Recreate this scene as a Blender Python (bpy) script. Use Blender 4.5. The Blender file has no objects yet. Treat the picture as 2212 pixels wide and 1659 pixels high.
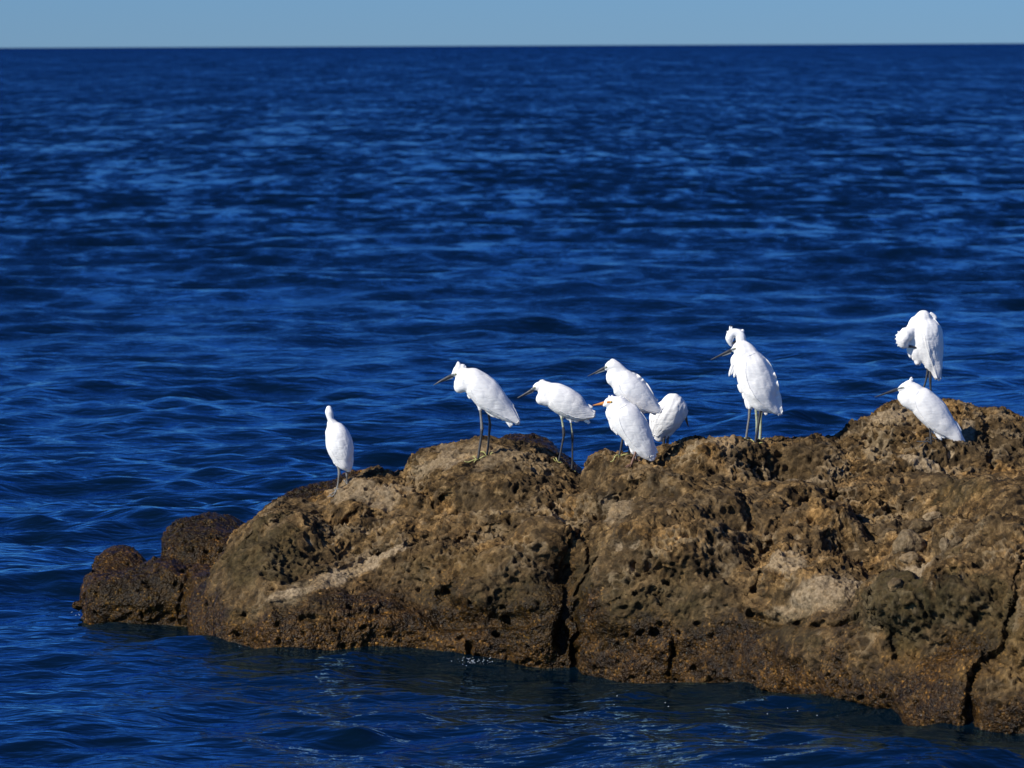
import bpy, math, random
import numpy as np
from mathutils import Vector, Matrix
from mathutils.bvhtree import BVHTree

random.seed(7)
rng = np.random.default_rng(11)
scene = bpy.context.scene
COL = scene.collection

# ------------------------------------------------------------------ camera
H = 3.14                      # eye height above the water, metres
FPX = 10477.0                 # focal length in units of a 2212 px wide picture
PITCH = math.atan(731.5 / FPX)
ROLL = math.radians(-0.26)
cam_d = bpy.data.cameras.new('camera')
cam = bpy.data.objects.new('camera', cam_d)
COL.objects.link(cam)
RC = Matrix.Rotation(math.pi / 2 - PITCH, 3, 'X') @ Matrix.Rotation(ROLL, 3, 'Z')
cam.location = (0, 0, H)
cam.rotation_euler = RC.to_euler()
cam_d.sensor_width = 36
cam_d.lens = FPX / 2212 * 36
cam_d.clip_start = 0.5
cam_d.clip_end = 80000
cam_d.dof.use_dof = True
cam_d.dof.focus_distance = 25.9
cam_d.dof.aperture_fstop = 7.5
scene.camera = cam

# ------------------------------------------------------------------ light
SUN_AZ = math.radians(56)     # sun stands to the left of the viewer's back
SUN_EL = math.radians(34)
sun_vec = Vector((-math.sin(SUN_AZ) * math.cos(SUN_EL), -math.cos(SUN_AZ) * math.cos(SUN_EL), math.sin(SUN_EL)))
world = bpy.data.worlds.new('World')
scene.world = world
world.use_nodes = True
wn = world.node_tree
bg = wn.nodes['Background']
sky = wn.nodes.new('ShaderNodeTexSky')
sky.sky_type = 'NISHITA'
sky.sun_disc = False
sky.sun_elevation = SUN_EL
sky.sun_rotation = math.atan2(sun_vec.x, sun_vec.y)
sky.altitude = 0
sky.air_density = 1.0
sky.dust_density = 0.0
sky.ozone_density = 10.0
tint = wn.nodes.new('ShaderNodeMix')
tint.data_type = 'RGBA'; tint.blend_type = 'MULTIPLY'
tint.inputs[0].default_value = 1.0
tint.inputs[7].default_value = (0.44, 0.72, 1.17, 1)      # the camera's cool white balance, the same over the whole sky
wn.links.new(sky.outputs[0], tint.inputs[6])
wn.links.new(tint.outputs[2], bg.inputs[0])
bg.inputs[1].default_value = 0.074
sd = bpy.data.lights.new('sun', 'SUN')
sd.energy = 5.0
sd.angle = math.radians(0.5)
sd.color = (1.0, 0.93, 0.82)
so = bpy.data.objects.new('sun', sd)
COL.objects.link(so)
so.location = (-8, 10, 12)
so.rotation_euler = sun_vec.to_track_quat('Z', 'Y').to_euler()
scene.view_settings.view_transform = 'Standard'
scene.view_settings.look = 'None'
scene.view_settings.exposure = 0.15
scene.view_settings.gamma = 1
scene.view_settings.use_curve_mapping = False
scene.render.engine = 'CYCLES'
scene.cycles.max_bounces = 6
scene.cycles.use_denoising = True


def ray(px, py):
    """direction through a point of the photograph (2212 x 1659 units)"""
    return RC @ Vector(((px - 1106) / FPX, -(py - 829.5) / FPX, -1))


def at(px, py, D):
    d = ray(px, py)
    t = D / d.y
    return Vector((d.x * t, D, H + d.z * t))


RCI = np.array(RC.inverted())


def project(P):
    q = (P - np.array([0, 0, H])) @ RCI.T
    w = -q[..., 2]
    return 1106 + FPX * q[..., 0] / w, 829.5 - FPX * q[..., 1] / w


# ------------------------------------------------------------------ noise
def _hash(ix, iy, iz, seed):
    h = ix * np.uint32(374761393) + iy * np.uint32(668265263) + iz * np.uint32(2147483629) + np.uint32(seed * 144665)
    h = (h ^ (h >> np.uint32(13))) * np.uint32(1274126177)
    h = (h ^ (h >> np.uint32(16))) * np.uint32(2246822519)
    return h ^ (h >> np.uint32(15))


def _cells(P, scale):
    Q = (np.asarray(P, np.float64) / scale).astype(np.float32)
    F = np.floor(Q)
    I = F.astype(np.int32).view(np.uint32)
    return Q, F, [np.ascontiguousarray(I[:, k]) for k in range(3)]


def perlin(P, scale, seed=0):
    Q, F, I = _cells(P, scale)
    f = Q - F
    u = f * f * f * (f * (f * 6 - 15) + 10)
    fx, fy, fz = (np.ascontiguousarray(f[:, k]) for k in range(3))
    ux, uy, uz = (np.ascontiguousarray(u[:, k]) for k in range(3))
    res = np.zeros(len(Q), np.float32)
    M = np.uint32(1023)
    k_ = np.float32(1 / 511.5)
    for dx in (0, 1):
        for dy in (0, 1):
            wxy = (ux if dx else 1 - ux) * (uy if dy else 1 - uy)
            for dz in (0, 1):
                h = _hash(I[0] + np.uint32(dx), I[1] + np.uint32(dy), I[2] + np.uint32(dz), seed)
                d = ((h & M).astype(np.float32) * k_ - 1) * (fx - dx)
                d += (((h >> np.uint32(10)) & M).astype(np.float32) * k_ - 1) * (fy - dy)
                d += (((h >> np.uint32(20)) & M).astype(np.float32) * k_ - 1) * (fz - dz)
                res += d * wxy * (uz if dz else 1 - uz)
    return res.astype(np.float64)


def fbm(P, scale, octv=4, seed=0, gain=0.5):
    r, a, s = 0, 1.0, scale
    for o in range(octv):
        r = r + a * perlin(P + o * 17.3, s, seed + o * 7)
        a *= gain
        s *= 0.5
    return r


def worley(P, scale, seed=0):
    Q, F, I = _cells(P, scale)
    R0 = Q - F
    rx, ry, rz = (np.ascontiguousarray(R0[:, k]) for k in range(3))
    f1 = np.full(len(P), 9.0, np.float32)
    f2 = np.full(len(P), 9.0, np.float32)
    idv = np.zeros(len(P), np.float32)
    M = np.uint32(1023)
    k_ = np.float32(1 / 1023)
    for dx in (-1, 0, 1):
        for dy in (-1, 0, 1):
            for dz in (-1, 0, 1):
                h = _hash(I[0] + np.uint32(dx % 4294967296), I[1] + np.uint32(dy % 4294967296), I[2] + np.uint32(dz % 4294967296), seed)
                d = (rx - dx - (h & M).astype(np.float32) * k_) ** 2
                d += (ry - dy - ((h >> np.uint32(10)) & M).astype(np.float32) * k_) ** 2
                d += (rz - dz - ((h >> np.uint32(20)) & M).astype(np.float32) * k_) ** 2
                n = d < f1
                f2 = np.where(n, f1, np.minimum(f2, d))
                idv = np.where(n, ((h >> np.uint32(5)) & M).astype(np.float32), idv)
                f1 = np.where(n, d, f1)
    return np.sqrt(f1).astype(np.float64), np.sqrt(f2).astype(np.float64), (idv * k_).astype(np.float64)


def sstep(a, b, x):
    t = np.clip((x - a) / (b - a), 0, 1)
    return t * t * (3 - 2 * t)


# ------------------------------------------------------------------ objects
def tag(o, label=None, cat=None, group=None, kind=None):
    if label: o['label'] = label
    if cat: o['category'] = cat
    if group: o['group'] = group
    if kind: o['kind'] = kind
    return o


def mesh_obj(name, verts, faces, mat, parent=None, smooth=True):
    me = bpy.data.meshes.new(name)
    if isinstance(verts, np.ndarray):
        nf = len(faces)
        k = faces.shape[1]
        me.vertices.add(len(verts))
        me.vertices.foreach_set('co', verts.astype(np.float32).ravel())
        me.loops.add(nf * k)
        me.loops.foreach_set('vertex_index', faces.astype(np.int32).ravel())
        me.polygons.add(nf)
        me.polygons.foreach_set('loop_start', np.arange(0, nf * k, k, dtype=np.int32))
        me.polygons.foreach_set('loop_total', np.full(nf, k, dtype=np.int32))
        me.update(calc_edges=True)
    else:
        me.from_pydata([tuple(v) for v in verts], [], faces)
        me.update()
    if smooth:
        me.polygons.foreach_set('use_smooth', [True] * len(me.polygons))
    if mat: me.materials.append(mat)
    o = bpy.data.objects.new(name, me)
    COL.objects.link(o)
    if parent: o.parent = parent
    return o


def grid_faces(nr, nc):
    i = np.arange(nr - 1)[:, None] * nc + np.arange(nc - 1)[None, :]
    return np.stack([i, i + 1, i + nc + 1, i + nc], -1).reshape(-1, 4)


# ------------------------------------------------------------------ materials
class Mat:
    def __init__(s, name):
        s.m = bpy.data.materials.new(name)
        s.m.use_nodes = True
        s.t = s.m.node_tree
        s.b = s.t.nodes['Principled BSDF']

    def n(s, typ, **kw):
        x = s.t.nodes.new(typ)
        for k, v in kw.items():
            if k.startswith('i_'):
                x.inputs[k[2:].replace('_', ' ')].default_value = v
            else:
                setattr(x, k, v)
        return x

    def l(s, a, b): s.t.links.new(a, b)

    def noise(s, vec, scale, detail=4, rough=0.55, dist=0.0):
        x = s.n('ShaderNodeTexNoise')
        x.inputs['Scale'].default_value = scale
        x.inputs['Detail'].default_value = detail
        x.inputs['Roughness'].default_value = rough
        x.inputs['Distortion'].default_value = dist
        s.l(vec, x.inputs['Vector'])
        return x.outputs['Fac']

    def ramp(s, fac, stops):
        x = s.n('ShaderNodeValToRGB')
        e = x.color_ramp.elements
        while len(e) < len(stops): e.new(0.5)
        for q, (p, c) in zip(e, stops):
            q.position = p
            q.color = (*c, 1) if len(c) == 3 else c
        s.l(fac, x.inputs[0])
        return x.outputs[0]

    def mix(s, fac, a, b, mode='MIX'):
        x = s.n('ShaderNodeMix', data_type='RGBA', blend_type=mode)
        for i, v in ((0, fac), (6, a), (7, b)):
            if hasattr(v, 'is_output'): s.l(v, x.inputs[i])
            else: x.inputs[i].default_value = v if i == 0 else (*v, 1)
        return x.outputs[2]

    def math(s, op, a, b=0.0, clamp=False):
        x = s.n('ShaderNodeMath', operation=op, use_clamp=clamp)
        for i, v in ((0, a), (1, b)):
            if hasattr(v, 'is_output'): s.l(v, x.inputs[i])
            else: x.inputs[i].default_value = v
        return x.outputs[0]

    def bump(s, h, strength, dist, normal=None):
        x = s.n('ShaderNodeBump')
        x.inputs['Strength'].default_value = strength
        x.inputs['Distance'].default_value = dist
        s.l(h, x.inputs['Height'])
        if normal: s.l(normal, x.inputs['Normal'])
        return x.outputs[0]

    def coords(s, scale=(1, 1, 1)):
        g = s.n('ShaderNodeNewGeometry')
        mp = s.n('ShaderNodeMapping')
        mp.inputs['Scale'].default_value = scale
        s.l(g.outputs['Position'], mp.inputs['Vector'])
        return mp.outputs[0]


def simple(name, col, rough=0.6, var=0.15, nscale=60, bump=0.0, spec=0.5):
    M = Mat(name)
    c = M.coords()
    f = M.noise(c, nscale, 3)
    dark = tuple(x * (1 - var) for x in col)
    lite = tuple(min(1, x * (1 + var)) for x in col)
    M.l(M.ramp(f, [(0.3, dark), (0.7, lite)]), M.b.inputs['Base Color'])
    M.b.inputs['Roughness'].default_value = rough
    M.b.inputs['Specular IOR Level'].default_value = spec
    if bump: M.l(M.bump(f, bump, 0.002), M.b.inputs['Normal'])
    return M.m


# water ------------------------------------------------------------
def water_material():
    M = Mat('sea_water')
    g = M.n('ShaderNodeNewGeometry')
    pos = g.outputs['Position']
    sep = M.n('ShaderNodeSeparateXYZ'); M.l(pos, sep.inputs[0])

    def mapped(sx, sy, rot=0.0):
        mp = M.n('ShaderNodeMapping')
        mp.inputs['Scale'].default_value = (sx, sy, 1)
        mp.inputs['Rotation'].default_value = (0, 0, rot)
        M.l(pos, mp.inputs['Vector'])
        return mp.outputs[0]
    near = M.noise(mapped(1.0, 1.8, 0.15), 6.0, 2.0, 0.45, 0.25)       # ripples 10-20 cm
    fine = M.noise(mapped(1.0, 1.6, -0.3), 14.0, 2, 0.5, 0.2)
    n1 = M.bump(near, 1.0, 0.019)
    n2 = M.bump(fine, 1.0, 0.0025, n1)
    # beyond about 40 m the mesh is too coarse for the wavelets: their slopes come from noise,
    # drawn out with the distance from the shore as the crests hide the troughs
    y = sep.outputs[1]
    yf = M.math('MULTIPLY', M.math('LOGARITHM', M.math('DIVIDE', M.math('MAXIMUM', y, 45.0), 45.0), math.e), 45.0)
    yy = M.math('ADD', M.math('MINIMUM', y, 45.0), yf)
    cx = M.n('ShaderNodeCombineXYZ'); M.l(sep.outputs[0], cx.inputs[0]); M.l(yy, cx.inputs[1])

    def slopes(sc, sx, sy, det):
        mp = M.n('ShaderNodeMapping'); mp.inputs['Scale'].default_value = (sx, sy, 1)
        mp.inputs['Rotation'].default_value = (0, 0, 0.07)
        M.l(cx.outputs[0], mp.inputs['Vector'])
        t = M.n('ShaderNodeTexNoise'); t.inputs['Scale'].default_value = sc; t.inputs['Detail'].default_value = det
        t.inputs['Roughness'].default_value = 0.6; t.inputs['Distortion'].default_value = 0.3
        M.l(mp.outputs[0], t.inputs['Vector'])
        q = M.n('ShaderNodeSeparateColor'); M.l(t.outputs['Color'], q.inputs[0])
        return q.outputs
    s1 = slopes(1.0, 2.0, 1.3, 4)
    s2 = slopes(1.0, 0.30, 0.32, 3)
    sx = M.math('MULTIPLY', M.math('SUBTRACT', s1[0], 0.5), 0.9)
    sy = M.math('ADD', M.math('MULTIPLY', M.math('SUBTRACT', s1[1], 0.5), 1.25), M.math('MULTIPLY', M.math('SUBTRACT', s2[1], 0.5), 0.8))
    calm = M.n('ShaderNodeMapRange'); M.l(y, calm.inputs[0])
    calm.inputs[1].default_value = 45; calm.inputs[2].default_value = 320
    calm.inputs[3].default_value = 1.0; calm.inputs[4].default_value = 0.42
    sy = M.math('MULTIPLY', sy, calm.outputs[0])
    sy = M.math('MAXIMUM', M.math('ADD', sy, 0.21), 0.03)
    far = M.n('ShaderNodeMapRange'); M.l(y, far.inputs[0])
    far.inputs[1].default_value = 32; far.inputs[2].default_value = 90
    cv = M.n('ShaderNodeCombineXYZ'); M.l(M.math('MULTIPLY', sx, far.outputs[0]), cv.inputs[0])
    M.l(M.math('MULTIPLY', M.math('MULTIPLY', sy, -1.0), far.outputs[0]), cv.inputs[1])
    va = M.n('ShaderNodeVectorMath', operation='ADD'); M.l(n2, va.inputs[0]); M.l(cv.outputs[0], va.inputs[1])
    vn = M.n('ShaderNodeVectorMath', operation='NORMALIZE'); M.l(va.outputs[0], vn.inputs[0])
    nrm = vn.outputs[0]
    for nd in list(M.t.nodes):
        if nd.type == 'BSDF_PRINCIPLED': M.t.nodes.remove(nd)
    out = M.t.nodes['Material Output']
    fr = M.n('ShaderNodeFresnel'); fr.inputs['IOR'].default_value = 1.42
    M.l(nrm, fr.inputs['Normal'])
    body = M.n('ShaderNodeBsdfDiffuse')
    body.inputs['Color'].default_value = (0.0010, 0.0060, 0.013, 1)
    gl = M.n('ShaderNodeBsdfGlossy')
    gl.inputs['Roughness'].default_value = 0.06
    gl.inputs['Color'].default_value = (0.42, 0.74, 1.0, 1)
    M.l(nrm, gl.inputs['Normal'])
    mx = M.n('ShaderNodeMixShader')
    M.l(fr.outputs[0], mx.inputs[0])
    M.l(body.outputs[0], mx.inputs[1])
    M.l(gl.outputs[0], mx.inputs[2])
    M.l(mx.outputs[0], out.inputs['Surface'])
    return M.m


# rock -------------------------------------------------------------
def rock_material(name, wet_all=False, tint=(1, 1, 1)):
    M = Mat(name)
    c = M.coords()
    at1 = M.n('ShaderNodeAttribute', attribute_name='mask')      # r pale  g green  b wet
    at2 = M.n('ShaderNodeAttribute', attribute_name='mask2')     # r orange g rim   b dark crust and patches
    s1 = M.n('ShaderNodeSeparateColor'); M.l(at1.outputs['Color'], s1.inputs[0])
    s2 = M.n('ShaderNodeSeparateColor'); M.l(at2.outputs['Color'], s2.inputs[0])
    big = M.noise(c, 2.6, 5, 0.6, 0.6)
    med = M.noise(c, 14, 5, 0.65, 0.4)
    fin = M.noise(c, 75, 4, 0.7)
    base = M.ramp(med, [(0.36, (0.019, 0.013, 0.007)), (0.47, (0.086, 0.055, 0.023)), (0.56, (0.20, 0.132, 0.058)), (0.69, (0.40, 0.28, 0.14))])
    base2 = M.ramp(big, [(0.36, (0.48, 0.47, 0.46)), (0.52, (0.95, 0.91, 0.85)), (0.66, (1.35, 1.18, 0.93))])
    col = M.mix(1.0, base, base2, 'MULTIPLY')
    speck = M.ramp(fin, [(0.32, (0.35, 0.35, 0.35)), (0.55, (1.0, 1.0, 1.0)), (0.75, (1.5, 1.42, 1.3))])
    col = M.mix(0.85, col, speck, 'MULTIPLY')
    # grey-brown crust colour, mixed in wherever the dark mask is set
    crust = M.ramp(M.noise(c, 30, 4, 0.7), [(0.3, (0.022, 0.016, 0.009)), (0.7, (0.098, 0.068, 0.035))])
    col = M.mix(M.math('MULTIPLY', s2.outputs[2], 0.62), col, crust)
    pale = M.ramp(M.noise(c, 45, 4, 0.65), [(0.34, (0.13, 0.095, 0.055)), (0.64, (0.42, 0.325, 0.205))])
    col = M.mix(M.math('MULTIPLY', s1.outputs[0], 0.92), col, pale)
    rim = M.ramp(fin, [(0.3, (0.20, 0.145, 0.080)), (0.7, (0.42, 0.32, 0.19))])
    col = M.mix(M.math('MULTIPLY', s2.outputs[1], 0.5), col, rim)
    org = M.ramp(M.noise(c, 38, 4, 0.7), [(0.3, (0.045, 0.026, 0.010)), (0.52, (0.145, 0.088, 0.030)), (0.75, (0.32, 0.20, 0.075))])
    col = M.mix(s2.outputs[0], col, org)
    grn = M.ramp(M.noise(c, 30, 4, 0.7), [(0.3, (0.012, 0.010, 0.005)), (0.55, (0.040, 0.033, 0.013)), (0.8, (0.12, 0.092, 0.036))])
    col = M.mix(M.math('MULTIPLY', s1.outputs[1], 0.7), col, grn)
    # barnacles and grit on the wet foot
    v = M.n('ShaderNodeTexVoronoi'); v.inputs['Scale'].default_value = 85
    M.l(c, v.inputs['Vector'])
    grit = M.ramp(v.outputs['Color'], [(0.12, (0.25, 0.22, 0.17)), (0.5, (0.85, 0.78, 0.66)), (0.78, (1.3, 1.15, 0.85)), (0.93, (4.0, 3.4, 2.2))])
    gritcol = M.mix(1.0, col, grit, 'MULTIPLY')
    col = M.mix(s1.outputs[2], col, gritcol)
    wetcol = M.mix(1.0, col, (0.44, 0.40, 0.29), 'MULTIPLY')
    col = M.mix(s1.outputs[2], col, wetcol)
    if tint != (1, 1, 1): col = M.mix(1.0, col, tint, 'MULTIPLY')
    M.l(col, M.b.inputs['Base Color'])
    r = M.n('ShaderNodeMapRange'); M.l(s1.outputs[2], r.inputs[0])
    r.inputs[3].default_value = 0.92; r.inputs[4].default_value = 0.28
    M.l(r.outputs[0], M.b.inputs['Roughness'])
    sp = M.n('ShaderNodeMapRange'); M.l(s1.outputs[2], sp.inputs[0])
    sp.inputs[3].default_value = 0.15; sp.inputs[4].default_value = 0.22
    M.l(sp.outputs[0], M.b.inputs['Specular IOR Level'])
    n0 = M.bump(M.noise(c, 34, 4, 0.7), 0.8, 0.012)
    n1 = M.bump(fin, 1.0, 0.009, n0)
    h2 = M.math('MULTIPLY', M.math('SUBTRACT', 1.0, v.outputs['Distance']), s1.outputs[2])
    n2 = M.bump(h2, 1.0, 0.006, n1)
    M.l(n2, M.b.inputs['Normal'])
    return M.m


MAT_ROCK = rock_material('limestone')
MAT_WETROCK = rock_material('wet_limestone', tint=(0.88, 0.88, 0.62))
MAT_WATER = water_material()


def feather_material(name, col):
    M = Mat(name)
    tc = M.n('ShaderNodeTexCoord')
    mp = M.n('ShaderNodeMapping')
    mp.inputs['Rotation'].default_value = (0, math.radians(-48), 0)
    mp.inputs['Scale'].default_value = (18, 60, 110)
    M.l(tc.outputs['Object'], mp.inputs['Vector'])
    f = M.noise(mp.outputs[0], 1.0, 3, 0.6, 0.5)
    g = M.noise(tc.outputs['Object'], 14, 3, 0.5)
    c1 = M.ramp(g, [(0.3, tuple(x * 0.955 for x in col)), (0.7, col)])
    M.l(c1, M.b.inputs['Base Color'])
    M.b.inputs['Roughness'].default_value = 0.75
    M.b.inputs['Specular IOR Level'].default_value = 0.2
    M.b.inputs['Sheen Weight'].default_value = 0.0
    M.l(M.bump(f, 0.5, 0.004), M.b.inputs['Normal'])
    return M.m


WHITE = feather_material('white_plumage', (0.87, 0.865, 0.84))
CREAM = feather_material('cream_plumage', (0.80, 0.77, 0.69))
BLACK = simple('dark_bill', (0.035, 0.038, 0.045), 0.35, 0.3)
BILL_GREY = simple('grey_lore', (0.24, 0.27, 0.28), 0.5, 0.2)
LORE = simple('lore_skin', (0.13, 0.15, 0.16), 0.5, 0.2)
LEG_DARK = simple('dark_leg_skin', (0.035, 0.036, 0.038), 0.5, 0.4, 90, 0.4)
LEG_GREY = simple('grey_leg_skin', (0.17, 0.165, 0.15), 0.55, 0.35, 90, 0.4)
LEG_BROWN = simple('brown_leg_skin', (0.16, 0.085, 0.055), 0.5, 0.3, 90, 0.4)
LEG_GREEN = simple('green_leg_skin', (0.33, 0.36, 0.24), 0.55, 0.3, 90, 0.4)
FOOT = simple('yellow_foot_skin', (0.36, 0.35, 0.12), 0.55, 0.25, 90, 0.3)
ORANGE = simple('orange_bill', (0.62, 0.24, 0.045), 0.4, 0.25)
EYE = simple('pale_iris', (0.55, 0.55, 0.33), 0.15, 0.1)
EYE_Y = simple('yellow_iris', (0.70, 0.52, 0.12), 0.15, 0.1)
PUPIL = simple('pupil', (0.004, 0.004, 0.004), 0.08, 0.1)

# ================================================================== SEA
def build_sea():
    q = np.concatenate([np.linspace(2000, 5, 820), [4, 3, 2.2, 1.5, 1.0, 0.7]])   # FPX*H/D
    D = FPX * H / q * 1.0
    D[-1] = 60000
    D = np.concatenate([[-300, -90, -30, -10, 0, 6, 10, 12.5, 14, 15], D])
    out = 0.128 * np.exp(np.linspace(0, 1, 52)[1:] ** 1.25 * math.log(60))
    u = np.concatenate([-out[::-1], np.linspace(-0.128, 0.128, 400), out])
    nc = len(u)
    Y = np.repeat(D[:, None], nc, 1)
    X = np.maximum(Y, 15.5) * u[None, :]
    dy = np.maximum(np.gradient(D)[:, None], np.gradient(u)[None, :] * np.maximum(Y, 15.5) * 0.8)
    N = 170
    lam = np.exp(rng.uniform(math.log(0.16), math.log(6.5), N))
    th = rng.normal(0, 0.78, N) + 0.12                # travel towards the shore, spread
    ph = rng.uniform(0, 2 * math.pi, N)
    w = np.exp(-0.5 * ((np.log(lam) - math.log(0.52)) / 0.62) ** 2) + 0.42 * np.exp(-0.5 * ((np.log(lam) - math.log(2.6)) / 0.5) ** 2)
    slope = 0.235 * w / math.sqrt((w ** 2).sum() / 2)
    Z = np.zeros_like(X); DX = np.zeros_like(X); DY = np.zeros_like(X)
    for i in range(N):
        k = 2 * math.pi / lam[i]
        kx, ky = math.sin(th[i]) * k, -math.cos(th[i]) * k
        a = slope[i] / k
        fade = sstep(1.6, 4.0, lam[i] / np.abs(dy))
        last = np.nonzero(fade[:, nc // 2] > 0)[0]
        if len(last) == 0: continue
        r = last[-1] + 1
        p = kx * X[:r] + ky * Y[:r] + ph[i]
        s, c = np.sin(p), np.cos(p)
        Z[:r] += a * fade[:r] * c
        DX[:r] -= 0.8 * a * fade[:r] * s * (kx / k)
        DY[:r] -= 0.8 * a * fade[:r] * s * (ky / k)
    # gusts: patches of rougher and smoother water
    P = np.stack([X.ravel(), Y.ravel() * 1.6, np.zeros(X.size)], -1)
    gust = 0.82 + 0.55 * perlin(P, 7.0, 5).reshape(X.shape) + 0.35 * perlin(P, 2.1, 6).reshape(X.shape)
    gust = np.clip(gust, 0.35, 1.5)
    # the ledge breaks the longer waves round its foot
    shel = 1 - 0.22 * np.exp(-(np.maximum(0, np.hypot((X - 0.8) / 3.4, (Y - 24.6) / 2.6) - 0.9) / 0.25) ** 2)
    gust = gust * shel
    V = np.stack([X + DX * gust, Y + DY * gust, Z * gust], -1).reshape(-1, 3)
    return mesh_obj('sea', V, grid_faces(len(D), nc), MAT_WATER)


sea = tag(build_sea(), 'deep blue choppy sea reaching to the horizon', None, None, 'structure')


# ================================================================== ROCKS
def catmull(pts, n, closed=False):
    """resample a polyline of points (array k x d) at n places, uniform in arc length"""
    P = np.asarray(pts, float)
    E = np.vstack([2 * P[0] - P[1], P, 2 * P[-1] - P[-2]])
    out = []
    for i in range(1, len(E) - 2):
        t = np.linspace(0, 1, 24, endpoint=False)[:, None]
        p0, p1, p2, p3 = E[i - 1], E[i], E[i + 1], E[i + 2]
        out.append(0.5 * ((2 * p1) + (-p0 + p2) * t + (2 * p0 - 5 * p1 + 4 * p2 - p3) * t ** 2 + (-p0 + 3 * p1 - 3 * p2 + p3) * t ** 3))
    out.append(P[-1:])
    C = np.vstack(out)
    s = np.concatenate([[0], np.cumsum(np.linalg.norm(np.diff(C[:, :3], axis=0), axis=1))])
    ss = np.linspace(0, s[-1], n)
    return np.stack([np.interp(ss, s, C[:, j]) for j in range(C.shape[1])], -1)


def normals_of(G):
    a = np.gradient(G, axis=0)
    b = np.gradient(G, axis=1)
    n = np.cross(b, a)
    return n / (np.linalg.norm(n, axis=-1, keepdims=True) + 1e-12)


def poly_dist(px, py, pts):
    """distance in picture units to a polyline, for laying out cracks"""
    best = np.full(px.shape, 1e9)
    for (x0, y0), (x1, y1) in zip(pts[:-1], pts[1:]):
        dx, dy = x1 - x0, y1 - y0
        t = np.clip(((px - x0) * dx + (py - y0) * dy) / (dx * dx + dy * dy), 0, 1)
        best = np.minimum(best, np.hypot(px - x0 - t * dx, py - y0 - t * dy))
    return best


def rock_surface(columns, res, back=0.5, foot=0.35, res_y=None):
    """columns: (px, [(py, D), ...]) from the waterline up to the ridge, left to right"""
    res_y = res_y or res
    lines = []
    maxlen = 0
    for px, pts in columns:
        P = [np.array(at(px, py, D)) for py, D in pts]
        w = P[0].copy()
        lo = w + np.array([0, -0.04, -foot - w[2]])
        r = P[-1]
        b1 = r + np.array([0, back * 0.45, -0.10])
        b2 = r + np.array([0, back * 0.9, -0.42])
        b3 = np.array([r[0], r[1] + back * 1.1, -foot])
        L = [lo] + P + [b1, b2, b3]
        lines.append(L)
        maxlen = max(maxlen, sum(np.linalg.norm(L[i + 1] - L[i]) for i in range(len(L) - 1)))
    nr = int(maxlen / res_y)
    R = np.stack([catmull(L, nr) for L in lines])           # columns x rows x 3
    # resample across, even in distance along the ridge band
    kk = R[:, int(nr * 0.55)]
    seg = np.linalg.norm(np.diff(kk, axis=0), axis=1)
    s = np.concatenate([[0], np.cumsum(seg)])
    ncol = int(s[-1] / res)
    ss = np.linspace(0, s[-1], ncol)
    # monotone cubic-ish interpolation through columns
    out = np.zeros((ncol, nr, 3))
    idx = np.clip(np.searchsorted(s, ss, side='right') - 1, 0, len(s) - 2)
    t = ((ss - s[idx]) / (s[idx + 1] - s[idx]))[:, None, None]
    m = np.zeros_like(R)
    for i in range(len(R)):
        if i == 0: m[i] = (R[1] - R[0]) / (s[1] - s[0])
        elif i == len(R) - 1: m[i] = (R[i] - R[i - 1]) / (s[i] - s[i - 1])
        else:
            d0 = (R[i] - R[i - 1]) / (s[i] - s[i - 1]); d1 = (R[i + 1] - R[i]) / (s[i + 1] - s[i])
            sm = d0 + d1
            m[i] = np.where(d0 * d1 > 0, 2 * d0 * d1 / np.where(np.abs(sm) < 1e-9, 1.0, sm), 0)
    h = (s[idx + 1] - s[idx])[:, None, None]
    p0, p1, m0, m1 = R[idx], R[idx + 1], m[idx] * h, m[idx + 1] * h
    out = (2 * t ** 3 - 3 * t ** 2 + 1) * p0 + (t ** 3 - 2 * t ** 2 + t) * m0 + (-2 * t ** 3 + 3 * t ** 2) * p1 + (t ** 3 - t ** 2) * m1
    return out


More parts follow.
